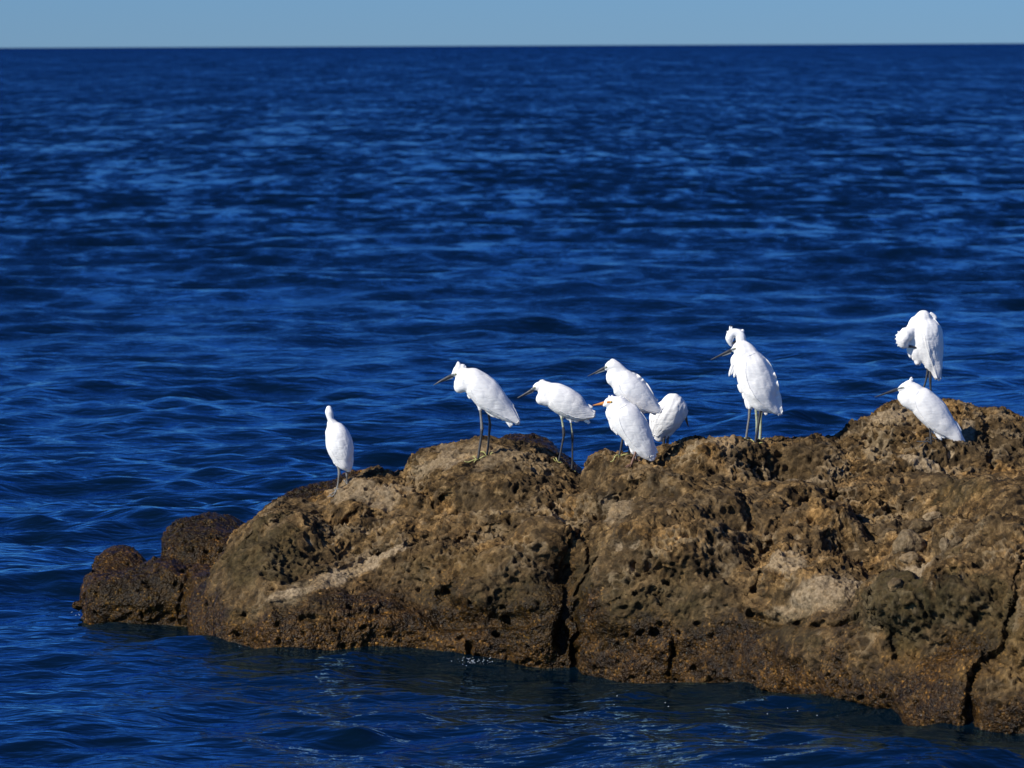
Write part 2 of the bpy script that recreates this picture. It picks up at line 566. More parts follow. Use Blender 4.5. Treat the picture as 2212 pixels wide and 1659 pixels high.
def weather(G, feats=(), cracks=(), lobes=(), seed=0, lump=1.0, comb=None, rough=1.0, masks=None, wet_z=0.28):
    """shape a smooth rock surface: lumps, cracks, ledges, honeycomb cups, pits, grit"""
    shp = G.shape[:2]
    N = normals_of(G)
    N = -N                                       # outward
    px, py = project(G)
    P = G.reshape(-1, 3)
    lo_ = (0.45 + 0.55 * sstep(0.05, 0.45, P[:, 2])) * lump
    d = 0.045 * lo_ * fbm(P, 0.50, 3, seed) + 0.024 * lump * fbm(P + 5, 0.17, 3, seed + 3) + 0.012 * lump
    ridged = 1 - np.abs(fbm(P, 0.32, 3, seed + 9)) * 2.2
    d = d + 0.022 * lump * (ridged - 0.6)
    d = d.reshape(shp)
    if lobes:
        wx = (26 * perlin(P, 0.22, seed + 120) + 14 * perlin(P, 0.08, seed + 121)).reshape(shp)
        wy = (20 * perlin(P, 0.20, seed + 122) + 10 * perlin(P, 0.08, seed + 123)).reshape(shp)
        dome = np.zeros(shp)
        for cx_, cy_, rx, ry, rot, amp in lobes:
            cr, sr = math.cos(math.radians(rot)), math.sin(math.radians(rot))
            ux, uy = px + wx - cx_, py + wy - cy_
            r2 = ((ux * cr + uy * sr) / rx) ** 2 + ((-ux * sr + uy * cr) / ry) ** 2
            dome = np.maximum(dome, 0.85 * amp * np.clip(1 - r2, 0, 1) ** 0.62)
        d = d + dome - 0.042
    for fx, fy, rx, ry, amp in feats:
        amp = amp * 0.95
        wob = 0.18 * perlin(P, 0.09, seed + 21).reshape(shp)
        rr = np.sqrt(((px - fx) / rx) ** 2 + ((py - fy) / ry) ** 2) + wob
        d = d + amp * sstep(1.25, 0.35, rr)
    push = np.zeros(shp)
    for pts, wd, dep in cracks:
        wobx = (20 * perlin(P, 0.14, seed + 33) + 9 * perlin(P, 0.045, seed + 34)).reshape(shp)
        woby = (16 * perlin(P, 0.12, seed + 35)).reshape(shp)
        dist = poly_dist(px + wobx, py + woby, pts)
        dep = dep * (0.55 + 1.1 * np.abs(perlin(P, 0.16, seed + 36)) * 2).reshape(shp).clip(0.3, 1.5)
        push = push + dep * np.exp(-(dist / wd) ** 2)
    G = G + N * d[..., None] + push[..., None] * np.array([0, 0.96, -0.28])
    N = normals_of(G)
    N = -N                                       # outward
    P = G.reshape(-1, 3)
    z = P[:, 2]
    wetness = sstep(wet_z + 0.14, wet_z - 0.12, z + 0.34 * fbm(P, 0.45, 3, seed + 40))
    dry = 1 - wetness
    warp = np.stack([perlin(P, 0.11, seed + 50), perlin(P, 0.11, seed + 51), perlin(P, 0.11, seed + 52)], -1) * 0.05
    Pw = P + warp
    # honeycomb weathering: cups with sharp rims
    zone = sstep(-0.12, 0.30, perlin(P, 0.6, seed + 60) + 0.12)
    if comb is not None:
        for fx, fy, rx, ry, amp in comb:
            rr = np.sqrt(((px - fx) / rx) ** 2 + ((py - fy) / ry) ** 2).ravel()
            zone = np.maximum(zone, amp * sstep(1.2, 0.5, rr))
    Pw2 = Pw.copy(); Pw2[:, 0] *= 1.15
    zone = np.maximum(zone, 0.35)
    f1, f2, cid = worley(Pw2, 0.064, seed + 70)
    edge = f2 - f1
    cup = sstep(0.0, 0.42, edge) * (0.35 + 0.65 * cid)
    g1, g2, gid = worley(Pw + 3, 0.031, seed + 71)
    cup2 = sstep(0.0, 0.40, g2 - g1) * (0.3 + 0.7 * gid)
    dd = -0.030 * cup * zone * (0.25 + 0.75 * dry) - 0.026 * cup2 * (0.45 + 0.55 * zone) * (0.3 + 0.7 * dry)
    # scattered deep round pits
    h1, h2, hid = worley(Pw + 9, 0.058, seed + 72)
    pit = sstep(0.40, 0.18, h1) * (hid > 0.62)
    dd = dd - 0.042 * pit
    # crags and grit
    dd = dd + 0.014 * rough * (1 - 2.2 * np.abs(perlin(Pw, 0.075, seed + 80))) * dry
    dd = dd + 0.012 * rough * fbm(P, 0.045, 2, seed + 81)
    k1, k2, kid = worley(P, 0.020, seed + 82)
    dd = dd + 0.0055 * rough * (kid - 0.5) * wetness + 0.004 * rough * perlin(P, 0.015, seed + 83)
    # masks: pale bare stone, green algae, wet, orange crust, rims, dark crust and patches
    pxr, pyr = px.ravel(), py.ravel()
    nz = fbm(P, 0.16, 3, seed + 90)
    pale = np.zeros(len(P)); green = np.zeros(len(P)); dark = np.zeros(len(P)); orange = np.zeros(len(P))
    smooth = np.zeros(len(P))
    for kind, fx, fy, rx, ry, rot, amp in (masks or ()):
        cr, sr = math.cos(math.radians(rot)), math.sin(math.radians(rot))
        ux, uy = pxr - fx, pyr - fy
        rr = np.hypot((ux * cr + uy * sr) / rx, (-ux * sr + uy * cr) / ry) + 0.9 * nz
        m = amp * sstep(1.15, 0.75, rr)
        if kind == 'pale': pale = np.maximum(pale, m); smooth = np.maximum(smooth, m * 0.5)
        if kind == 'green': green = np.maximum(green, m)
        if kind == 'dark': dark = np.maximum(dark, m)
        if kind == 'orange': orange = np.maximum(orange, m)
    orange = np.maximum(orange, 0.7 * wetness * sstep(0.10, 0.36, fbm(P, 0.22, 4, seed + 91) + 0.10 * (0.25 - z)))
    green = np.maximum(green, 0.75 * sstep(0.05, 0.35, fbm(P, 0.34, 3, seed + 92)) * sstep(0.02, 0.12, z) * sstep(0.62, 0.3, z))
    dark = np.maximum(dark, 0.8 * sstep(0.66, 0.36, z + 0.25 * fbm(P, 0.3, 3, seed + 98)) * (z > -1) * (1 - pale))
    dark = np.maximum(dark, 0.95 * sstep(0.02, 0.30, fbm(P, 0.28, 4, seed + 93)) * (1 - pale))
    plane = sstep(-0.02, 0.22, fbm(P, 0.42, 2, seed + 97))       # stretches worn nearly smooth
    dd = dd * (1 - smooth) * (1 - 0.35 * plane)
    rim = (1 - sstep(0.05, 0.20, edge)) * zone * dry * sstep(-0.02, 0.25, fbm(P, 0.2, 2, seed + 94))
    bot = sstep(0.55, 0.9, cup) * zone * dry * (cid > 0.72) * 0.8      # fresh pale stone in the bottoms of some cups
    pale = np.maximum(pale, bot * sstep(-0.1, 0.2, nz))
    G = G + N * dd.reshape(shp)[..., None]
    m1 = np.stack([pale, green, wetness, np.ones(len(P))], -1)
    m2 = np.stack([orange, rim, dark, np.ones(len(P))], -1)
    return G, m1, m2


ROCK_BVH = []


def rock_object(name, G, m1, m2, mat, keep=None, flip=True):
    V = G.reshape(-1, 3)
    nr, nc = G.shape[:2]
    F = grid_faces(nr, nc)
    if keep is not None:
        F = F[keep.ravel()[F[:, 0]]]
        used = np.unique(F)
        remap = -np.ones(len(V), int); remap[used] = np.arange(len(used))
        V, m1, m2, F = V[used], m1[used], m2[used], remap[F]
    o = mesh_obj(name, V, F, mat)
    for nm, m in (('mask', m1), ('mask2', m2)):
        ca = o.data.color_attributes.new(nm, 'FLOAT_COLOR', 'POINT')
        ca.data.foreach_set('color', m.astype(np.float32).ravel())
    # coarse copy for standing the birds on
    k = 3 if len(G) > 150 else 1
    Gc = G[::k, ::k]
    Fc = grid_faces(*Gc.shape[:2])
    if keep is not None: Fc = Fc[keep[::k, ::k].ravel()[Fc[:, 0]]]
    ROCK_BVH.append(BVHTree.FromPolygons(Gc.reshape(-1, 3).tolist(), Fc.tolist()))
    return o


MAIN = [
    (445, [(1378, 25.7), (1373, 25.75), (1369, 25.8), (1364, 25.85), (1360, 25.9), (1356, 25.95), (1352, 26.0)]),
    (458, [(1398, 25.4), (1365, 25.45), (1335, 25.55), (1310, 25.65), (1290, 25.8), (1270, 25.95), (1250, 26.1)]),
    (490, [(1408, 25.25), (1350, 25.3), (1290, 25.42), (1245, 25.6), (1212, 25.85), (1187, 26.05), (1165, 26.25)]),
    (540, [(1412, 25.15), (1340, 25.2), (1270, 25.35), (1222, 25.6), (1184, 25.9), (1154, 26.15), (1128, 26.4)]),
    (600, [(1423, 24.95), (1345, 25.0), (1280, 25.15), (1225, 25.45), (1165, 25.85), (1122, 26.2), (1090, 26.55)]),
    (700, [(1425, 24.93), (1345, 25.0), (1285, 25.15), (1230, 25.4), (1165, 25.85), (1115, 26.25), (1076, 26.6)]),
    (755, [(1423, 24.95), (1350, 25.0), (1290, 25.15), (1225, 25.5), (1150, 25.95), (1090, 26.3), (1045, 26.65)]),
    (810, [(1422, 24.97), (1350, 25.02), (1280, 25.2), (1200, 25.6), (1140, 25.95), (1070, 26.35), (1020, 26.7)]),
    (875, [(1425, 24.93), (1350, 25.0), (1270, 25.2), (1190, 25.45), (1130, 25.85), (1062, 26.3), (1020, 26.65)]),
    (895, [(1426, 24.92), (1350, 24.98), (1270, 25.2), (1190, 25.45), (1125, 25.85), (1050, 26.25), (997, 26.55)]),
    (950, [(1430, 24.85), (1350, 24.92), (1270, 25.1), (1190, 25.35), (1110, 25.8), (1040, 26.15), (981, 26.5)]),
    (1030, [(1433, 24.75), (1350, 24.8), (1265, 24.95), (1185, 25.3), (1110, 25.7), (1030, 26.1), (969, 26.5)]),
    (1100, [(1436, 24.7), (1350, 24.75), (1250, 24.9), (1170, 25.25), (1100, 25.6), (1022, 26.05), (962, 26.45)]),
    (1175, [(1443, 24.6), (1360, 24.65), (1240, 24.85), (1160, 25.1), (1100, 25.5), (1040, 25.95), (982, 26.35)]),
    (1215, [(1448, 24.57), (1370, 24.65), (1260, 24.85), (1170, 25.1), (1110, 25.5), (1060, 25.8), (1006, 26.2)]),
    (1250, [(1450, 24.5), (1380, 24.55), (1270, 24.72), (1180, 24.97), (1113, 25.38), (1062, 25.72), (1022, 26.12)]),
    (1278, [(1455, 24.44), (1380, 24.49), (1260, 24.62), (1170, 24.88), (1110, 25.3), (1050, 25.75), (993, 26.15)]),
    (1330, [(1462, 24.3), (1380, 24.35), (1260, 24.45), (1160, 24.7), (1090, 25.15), (1030, 25.65), (976, 26.1)]),
    (1430, [(1470, 24.15), (1380, 24.2), (1260, 24.35), (1150, 24.6), (1080, 25.1), (1020, 25.6), (967, 26.1)]),
    (1510, [(1476, 24.05), (1380, 24.1), (1260, 24.25), (1150, 24.5), (1070, 25.05), (1010, 25.6), (952, 26.0)]),
    (1600, [(1490, 23.8), (1390, 23.9), (1270, 24.1), (1160, 24.4), (1080, 24.9), (1020, 25.5), (946, 26.0)]),
    (1700, [(1510, 23.45), (1400, 23.6), (1300, 23.75), (1210, 24.1), (1110, 24.7), (1030, 25.4), (934, 26.0)]),
    (1800, [(1530, 23.1), (1410, 23.2), (1320, 23.35), (1230, 23.9), (1130, 24.5), (1040, 25.2), (938, 26.0)]),
    (1850, [(1540, 22.95), (1420, 23.05), (1320, 23.2), (1240, 23.8), (1140, 24.4), (1050, 25.1), (972, 25.8)]),
    (1950, [(1560, 22.6), (1430, 22.75), (1300, 22.9), (1230, 23.4), (1140, 24.1), (1060, 24.9), (1000, 25.6)]),
    (2060, [(1572, 22.35), (1440, 22.5), (1280, 22.75), (1210, 23.2), (1130, 23.9), (1060, 24.7), (1005, 25.5)]),
    (2212, [(1587, 22.1), (1450, 22.2), (1280, 22.5), (1180, 22.9), (1100, 23.6), (1040, 24.5), (1005, 25.4)]),
    (2400, [(1600, 21.9), (1460, 22.0), (1290, 22.3), (1180, 22.8), (1100, 23.4), (1040, 24.4), (1000, 25.3)]),
]
CRACK_A = [(1240, 1128), (1268, 1165), (1284, 1200), (1276, 1262), (1250, 1320), (1238, 1400), (1232, 1470), (1230, 1560)]
CRACK_B = [(2290, 1120), (2215, 1230), (2196, 1300), (2162, 1380), (2128, 1450), (2105, 1530), (2100, 1640)]
G0 = rock_surface(MAIN, 0.0070, res_y=0.0074, foot=0.2, back=0.75)
feats = [
    (1212, 1375, 18, 40, -0.06),
    (1560, 995, 110, 30, 0.06), (1690, 1010, 80, 22, -0.14), (1620, 1000, 30, 22, -0.03),
    (1180, 1180, 75, 45, 0.09), (1100, 1235, 90, 40, 0.05), (1190, 1300, 60, 60, 0.06), (1040, 1300, 60, 30, 0.05),
    (985, 1345, 70, 20, -0.06), (1120, 1345, 70, 20, -0.06), (930, 1215, 90, 50, 0.06), (700, 1165, 100, 30, 0.05),
    (880, 1095, 110, 16, -0.05), (1010, 1075, 120, 14, 0.04), (980, 1110, 120, 12, -0.05),
    (1950, 1300, 95, 50, 0.12), (2080, 1290, 70, 50, 0.09), (1905, 1238, 48, 18, -0.12), (1820, 1175, 42, 28, -0.12),
    (1800, 1130, 60, 20, 0.06), (2010, 1195, 34, 22, -0.10), (2060, 1165, 60, 20, 0.03), (1750, 1075, 110, 16, 0.06), (1760, 1100, 90, 14, -0.07),
    (1640, 1180, 40, 60, -0.05), (1460, 1190, 130, 80, 0.06), (1560, 1105, 90, 20, 0.05), (1570, 1130, 60, 14, -0.06),
    (1430, 1060, 110, 16, 0.05), (1420, 1085, 100, 11, -0.05), (1390, 1032, 60, 9, -0.04), (1290, 1115, 26, 22, -0.09),
    (1180, 1130, 90, 9, -0.05), (1500, 1240, 60, 30, 0.05), (1560, 1290, 60, 30, 0.05), (1400, 1330, 90, 50, 0.04),
    (620, 1160, 60, 35, 0.05), (560, 1240, 60, 50, 0.05), (840, 1345, 90, 30, 0.04), (1760, 1400, 90, 40, 0.04),
    (2190, 1160, 70, 40, 0.08), (2110, 1080, 90, 18, 0.06), (1960, 1060, 90, 12, -0.05), (1910, 1020, 60, 14, 0.05),
    (800, 1052, 60, 14, 0.02), (1360, 1005, 70, 12, 0.03), (1250, 1080, 60, 20, 0.03),
]
cracks = [
    (CRACK_A, 7, 0.08), (CRACK_B, 7, 0.07),
    ([(885, 1005), (900, 1045), (935, 1078), (990, 1088)], 9, 0.07),
    ([(545, 1190), (640, 1150), (760, 1120), (880, 1112), (1000, 1120)], 11, 0.07),
    ([(870, 1190), (930, 1170), (1040, 1160), (1140, 1150), (1240, 1150)], 9, 0.06),
    ([(1590, 1085), (1645, 1150), (1655, 1220), (1640, 1300)], 9, 0.04),
    ([(1655, 1165), (1700, 1110), (1790, 1082), (1900, 1086), (1990, 1110)], 10, 0.07),
    ([(1640, 1330), (1760, 1352), (1850, 1330), (1930, 1285), (1985, 1262), (2080, 1262), (2160, 1285)], 10, 0.08),
    ([(1290, 1110), (1330, 1085), (1400, 1070)], 8, 0.06), ([(1850, 1205), (1900, 1225), (1960, 1232), (2040, 1215)], 9, 0.09),
    ([(650, 1345), (760, 1352), (860, 1330), (950, 1322)], 7, 0.03), ([(1300, 1330), (1400, 1300), (1500, 1310)], 6, 0.03),
    ([(1018, 1385), (1015, 1440)], 4, 0.05),
    
    ([(1130, 1180), (1100, 1200), (1040, 1260), (960, 1300)], 8, 0.05),
    ([(1860, 1290), (1900, 1262), (1960, 1240)], 8, 0.08), ([(1925, 1300), (1928, 1370), (1940, 1420)], 7, 0.09),
    ([(570, 1310), (640, 1300), (760, 1275), (870, 1265)], 7, 0.02),
    ([(640, 1270), (760, 1225), (870, 1185), (900, 1165)], 6, 0.035),
    ([(1450, 1450), (1462, 1400)], 5, 0.05), ([(1880, 1150), (1850, 1110), (1800, 1085)], 9, 0.09),
    ([(700, 1095), (780, 1085), (860, 1080)], 6, 0.03), ([(1940, 1130), (2040, 1128), (2120, 1115)], 8, 0.06),
]
comb = [(1560, 985, 170, 55, 1.4), (1830, 1020, 160, 40, 1.2), (1400, 1000, 120, 40, 0.8), (1980, 1330, 120, 60, 1.0),
        (1900, 1080, 150, 50, 0.9), (1190, 1240, 110, 90, 0.7), (1480, 1220, 160, 110, 0.8), (2100, 1180, 120, 70, 0.8),
        (760, 1140, 130, 60, 0.7), (620, 1130, 90, 50, 0.8)]
masks = [
    ('pale', 690, 1262, 130, 22, -22, 1.0), ('pale', 800, 1222, 90, 16, -22, 0.95), ('pale', 1200, 1128, 62, 12, -3, 0.9),
    ('pale', 1740, 1300, 120, 18, -22, 0.75), ('pale', 1840, 1262, 50, 12, -25, 0.6), ('pale', 1700, 1225, 50, 24, 10, 0.75), ('pale', 1860, 1258, 46, 14, -10, 0.8),
    ('pale', 1985, 1220, 55, 16, -8, 0.8), ('pale', 790, 1075, 90, 20, -4, 0.6), ('pale', 960, 1005, 60, 22, -10, 0.6), ('pale', 1330, 1110, 40, 30, 0, 0.45),
    ('pale', 1385, 988, 24, 6, 0, 0.9), ('pale', 1550, 990, 50, 18, 0, 0.5), ('pale', 1700, 1030, 60, 6, 0, 0.5), ('pale', 1050, 1000, 90, 26, 0, 0.35),
    ('green', 1980, 1330, 130, 60, 0, 0.9), ('green', 2120, 1330, 80, 90, 0, 0.8), ('green', 570, 1215, 90, 60, -30, 0.8),
    ('green', 1150, 1320, 110, 60, 0, 0.75), ('green', 1420, 1340, 110, 60, 0, 0.6), ('green', 1700, 1370, 120, 30, 10, 0.6),
    ('green', 2080, 1080, 70, 30, 0, 0.6), ('green', 1260, 1300, 30, 110, 8, 0.8), ('green', 640, 1320, 120, 25, -5, 0.6),
    ('dark', 1060, 1160, 220, 40, -4, 0.9), ('dark', 1480, 1130, 160, 60, 0, 0.7), ('dark', 1720, 1010, 160, 40, 0, 0.9),  # dark patches placed over crests, hollows and the foot
    ('dark', 2060, 1040, 180, 40, 0, 0.8), ('dark', 640, 1120, 90, 50, 0, 0.8), ('dark', 1200, 1060, 120, 25, 0, 0.7), ('dark', 560, 1260, 70, 80, 0, 0.8),
    ('dark', 1150, 1290, 120, 55, 0, 0.95), ('dark', 900, 1300, 150, 24, -4, 0.8), ('dark', 1480, 1310, 170, 40, 0, 0.8), ('dark', 1750, 1385, 160, 30, 8, 0.95),
    ('dark', 2000, 1380, 120, 40, 5, 0.95), ('dark', 1230, 1380, 40, 70, 0, 0.9), ('dark', 2150, 1250, 60, 120, 0, 0.7), ('dark', 1420, 1040, 120, 24, 0, 0.6), ('dark', 500, 1290, 50, 60, 0, 0.8), ('dark', 680, 1325, 120, 20, 0, 0.7),
    ('orange', 780, 1385, 240, 42, 2, 0.9), ('orange', 1120, 1425, 90, 18, 3, 0.7), ('orange', 560, 1370, 60, 40, 0, 0.6),
    ('orange', 2050, 1440, 120, 40, 8, 0.8), ('orange', 1720, 1470, 90, 26, 10, 0.8), ('orange', 1000, 1250, 90, 50, 0, 0.35), ('orange', 2190, 1420, 60, 60, 0, 0.7),
]
LOBES = [
    (1050, 1020, 200, 72, 3, 0.10), (790, 1068, 135, 50, -6, 0.085), (600, 1165, 125, 80, -30, 0.10), (1040, 1132, 190, 40, -2, 0.08),
    (850, 1145, 130, 38, -8, 0.075), (740, 1355, 330, 85, 0, 0.10), (725, 1250, 190, 46, -20, 0.045), (1030, 1240, 190, 85, -8, 0.12),
    (1185, 1190, 80, 52, 0, 0.11), (1160, 1345, 100, 100, 0, 0.10), (985, 1390, 130, 75, 0, 0.085), (510, 1300, 85, 120, 0, 0.09),
    (1440, 1275, 212, 190, 0, 0.155), (1440, 1082, 190, 58, 0, 0.10), (1560, 990, 150, 42, 0, 0.085), (1345, 1012, 110, 34, 0, 0.05),
    (1760, 1125, 130, 62, 15, 0.11), (1735, 1235, 125, 72, 0, 0.105), (1790, 1430, 200, 95, 8, 0.10), (1990, 1325, 130, 66, 0, 0.085),
    (2110, 1205, 130, 78, 0, 0.12), (1960, 1062, 170, 42, 0, 0.085), (2160, 1085, 130, 48, 0, 0.095), (1570, 1440, 150, 90, 0, 0.09),
    (2070, 1500, 160, 100, 8, 0.10), (1305, 1185, 75, 95, 0, 0.085), (1350, 1440, 120, 80, 0, 0.10), (2280, 1300, 120, 160, 0, 0.11), (1740, 985, 120, 38, 0, 0.07),
]
G1, mm1, mm2 = weather(G0, feats, cracks, LOBES, seed=3, comb=comb, masks=masks)
px0, py0 = project(G0)


def side_of(pts, px, py):
    ys = np.array([p[1] for p in pts]); xs = np.array([p[0] for p in pts])
    return px - np.interp(py, ys, xs)


topA = side_of([(1256, 960)] + CRACK_A + [(1228, 1900)], px0, py0)
topB = side_of([(2300, 900)] + CRACK_B + [(2095, 1900)], px0, py0)
# behind the ridge the split simply runs straight back
rows = np.arange(G0.shape[1])[None, :]
xa = at(1256, 1000, 26)[0]
xb = at(2292, 1000, 25)[0]
ridge_row = int(G0.shape[1] * 0.72)
leftm = np.where(rows < ridge_row, topA < 0, G0[..., 0] < xa)
farm = np.where(rows < ridge_row, topB > 0, G0[..., 0] > xb)
o = rock_object('rock_ledge', G1, mm1, mm2, MAT_ROCK, keep=leftm)
tag(o, 'long left half of the brown pitted rock ledge, up to the deep vertical crack', 'rock')
o = rock_object('rock_ledge', G1, mm1, mm2, MAT_ROCK, keep=(~leftm) & (~farm))
tag(o, 'large right half of the brown rock ledge with honeycomb crest and pale slab', 'rock')
o = rock_object('rock_ledge', G1, mm1, mm2, MAT_ROCK, keep=farm & (~leftm))
tag(o, 'rock slab cut off at the right picture edge by a dark slanting crack', 'rock')


def extra_rock(name, columns, label, seed, res=0.0075, back=0.4, mat=None, **kw):
    G = rock_surface(columns, res, back=back, foot=kw.pop('foot', 0.35))
    G, a, b = weather(G, seed=seed, **kw)
    return tag(rock_object(name, G, a, b, mat or MAT_ROCK), label, 'rock')


# honeycombed mound under the two right-hand birds
MOUND = [
    (1800, [(985, 25.75), (975, 25.85), (967, 25.95), (958, 26.05), (950, 26.15)]),
    (1822, [(1010, 25.55), (988, 25.65), (966, 25.8), (948, 26.0), (934, 26.2)]),
    (1868, [(1030, 25.4), (995, 25.5), (962, 25.7), (935, 25.95), (909, 26.3)]),
    (1905, [(1040, 25.35), (1000, 25.45), (955, 25.65), (918, 25.95), (886, 26.35)]),
    (1945, [(1050, 25.3), (1005, 25.4), (955, 25.62), (908, 25.95), (868, 26.4)]),
    (2036, [(1055, 25.25), (1005, 25.35), (955, 25.6), (905, 25.95), (861, 26.45)]),
    (2070, [(1055, 25.2), (1005, 25.35), (955, 25.6), (908, 25.95), (866, 26.4)]),
    (2112, [(1055, 25.2), (1010, 25.35), (960, 25.6), (918, 25.9), (883, 26.35)]),
    (2160, [(1060, 25.2), (1015, 25.3), (965, 25.55), (925, 25.85), (889, 26.3)]),
    (2212, [(1065, 25.1), (1020, 25.25), (975, 25.5), (938, 25.8), (908, 26.2)]),
    (2330, [(1070, 25.0), (1030, 25.2), (990, 25.45), (955, 25.75), (925, 26.15)]),
    (2480, [(1075, 25.0), (1045, 25.2), (1015, 25.4), (995, 25.6), (980, 25.9)]),
]
extra_rock('honeycombed_rock', MOUND, 'honeycombed brown rock mound under the two rightmost birds', 101, res=0.0062, foot=-0.3,
           lump=0.7, comb=[(1960, 950, 260, 130, 1.4)], wet_z=-3,
           feats=[(1860, 935, 34, 24, 0.03), (1890, 955, 30, 12, -0.09), (2040, 985, 60, 20, -0.08), (1960, 1010, 60, 18, 0.06)],
           cracks=[([(2130, 900), (2140, 960), (2150, 1010)], 8, 0.07), ([(1850, 960), (1900, 968), (1960, 960)], 6, 0.05)],
           masks=[('pale', 1925, 905, 50, 18, -30, 0.8), ('pale', 1990, 1010, 48, 14, 12, 0.9), ('pale', 2090, 930, 16, 18, 0, 0.7), ('dark', 2150, 960, 90, 60, 0, 0.9)])
# dark wet rocks peeping out behind the crest
extra_rock('wet_rock', [
    (1050, [(1010, 26.75), (1000, 26.8), (990, 26.9), (982, 27.0)]),
    (1064, [(1010, 26.7), (992, 26.8), (975, 26.9), (966, 27.05)]),
    (1080, [(1010, 26.7), (985, 26.8), (962, 26.95), (952, 27.1)]),
    (1105, [(1010, 26.7), (980, 26.8), (955, 26.95), (943, 27.15)]),
    (1145, [(1015, 26.65), (985, 26.75), (957, 26.95), (943, 27.15)]),
    (1180, [(1020, 26.6), (995, 26.7), (968, 26.9), (955, 27.1)]),
    (1212, [(1030, 26.5), (1012, 26.6), (992, 26.8), (980, 27.0)]),
    (1240, [(1040, 26.45), (1028, 26.55), (1012, 26.7), (1003, 26.9)]),
    (1262, [(1050, 26.4), (1042, 26.5), (1032, 26.6), (1024, 26.8)]),
], 'dark glistening wet rock hump behind the legs of the two crested birds', 131, foot=-0.1, lump=0.5, rough=1.2, wet_z=3.0, mat=MAT_WETROCK,
    masks=[('green', 1150, 990, 90, 40, 0, 0.7), ('dark', 1130, 980, 120, 50, 0, 1.0)])
extra_rock('wet_rock', [
    (560, [(1130, 26.65), (1122, 26.7), (1115, 26.8), (1106, 26.9)]),
    (590, [(1125, 26.7), (1112, 26.75), (1098, 26.85), (1085, 26.95)]),
    (645, [(1115, 26.8), (1098, 26.85), (1078, 26.95), (1060, 27.1)]),
    (690, [(1105, 26.8), (1085, 26.9), (1062, 27.0), (1042, 27.15)]),
    (722, [(1095, 26.8), (1075, 26.9), (1055, 27.0), (1037, 27.15)]),
    (760, [(1080, 26.85), (1060, 26.95), (1040, 27.05), (1024, 27.2)]),
    (800, [(1070, 26.85), (1050, 26.95), (1034, 27.05), (1021, 27.2)]),
    (830, [(1070, 26.85), (1055, 26.95), (1045, 27.05), (1035, 27.2)]),
], 'dark green wet rock behind the legs of the lone left bird', 141, foot=-0.1, lump=0.6, rough=1.2, wet_z=3.0, mat=MAT_WETROCK,
    masks=[('green', 690, 1060, 120, 40, 0, 0.9), ('dark', 690, 1060, 160, 50, 0, 0.9)])
# low outcrops at the left end
extra_rock('boulder', [
    (350, [(1225, 26.9), (1216, 26.92), (1206, 26.98), (1196, 27.05), (1186, 27.12)]),
    (358, [(1240, 26.85), (1215, 26.9), (1190, 26.98), (1168, 27.1), (1156, 27.25)]),
    (380, [(1250, 26.8), (1218, 26.85), (1180, 26.95), (1148, 27.1), (1130, 27.3)]),
    (420, [(1258, 26.7), (1220, 26.8), (1175, 26.9), (1138, 27.1), (1115, 27.35)]),
    (455, [(1262, 26.7), (1222, 26.8), (1172, 26.9), (1135, 27.1), (1111, 27.35)]),
    (490, [(1262, 26.65), (1222, 26.75), (1175, 26.88), (1140, 27.1), (1115, 27.35)]),
    (520, [(1262, 26.65), (1225, 26.75), (1182, 26.9), (1150, 27.1), (1127, 27.3)]),
    (550, [(1262, 26.65), (1228, 26.75), (1195, 26.9), (1168, 27.1), (1146, 27.3)]),
    (575, [(1262, 26.7), (1240, 26.8), (1215, 26.9), (1195, 27.1), (1180, 27.25)]),
], 'rounded olive brown boulder with pitted mossy top, behind the left end of the ledge', 151, lump=0.45, rough=1.1, wet_z=0.9,
    comb=[(400, 1150, 70, 60, 1.2)], masks=[('green', 400, 1150, 60, 70, 20, 1.0), ('green', 470, 1125, 60, 22, 0, 0.9), ('orange', 470, 1200, 70, 40, 0, 0.55)], mat=MAT_WETROCK)
extra_rock('boulder', [
    (200, [(1250, 26.75), (1240, 26.8), (1230, 26.9), (1224, 26.95)]),
    (208, [(1270, 26.7), (1240, 26.78), (1222, 26.88), (1210, 27.0)]),
    (235, [(1275, 26.7), (1230, 26.8), (1200, 26.95), (1184, 27.1)]),
    (270, [(1275, 26.7), (1230, 26.8), (1194, 26.95), (1177, 27.1)]),
    (302, [(1275, 26.7), (1238, 26.8), (1208, 26.92), (1194, 27.05)]),
    (325, [(1275, 26.7), (1250, 26.78), (1235, 26.9), (1226, 27.0)]),
    (338, [(1275, 26.7), (1262, 26.75), (1252, 26.85), (1246, 26.95)]),
], 'small dark rounded boulder topping the low wet outcrop at far left', 161, lump=0.3, rough=1.1, wet_z=0.9, back=0.3, mat=MAT_WETROCK,
    masks=[('orange', 260, 1220, 70, 30, 0, 0.5)])
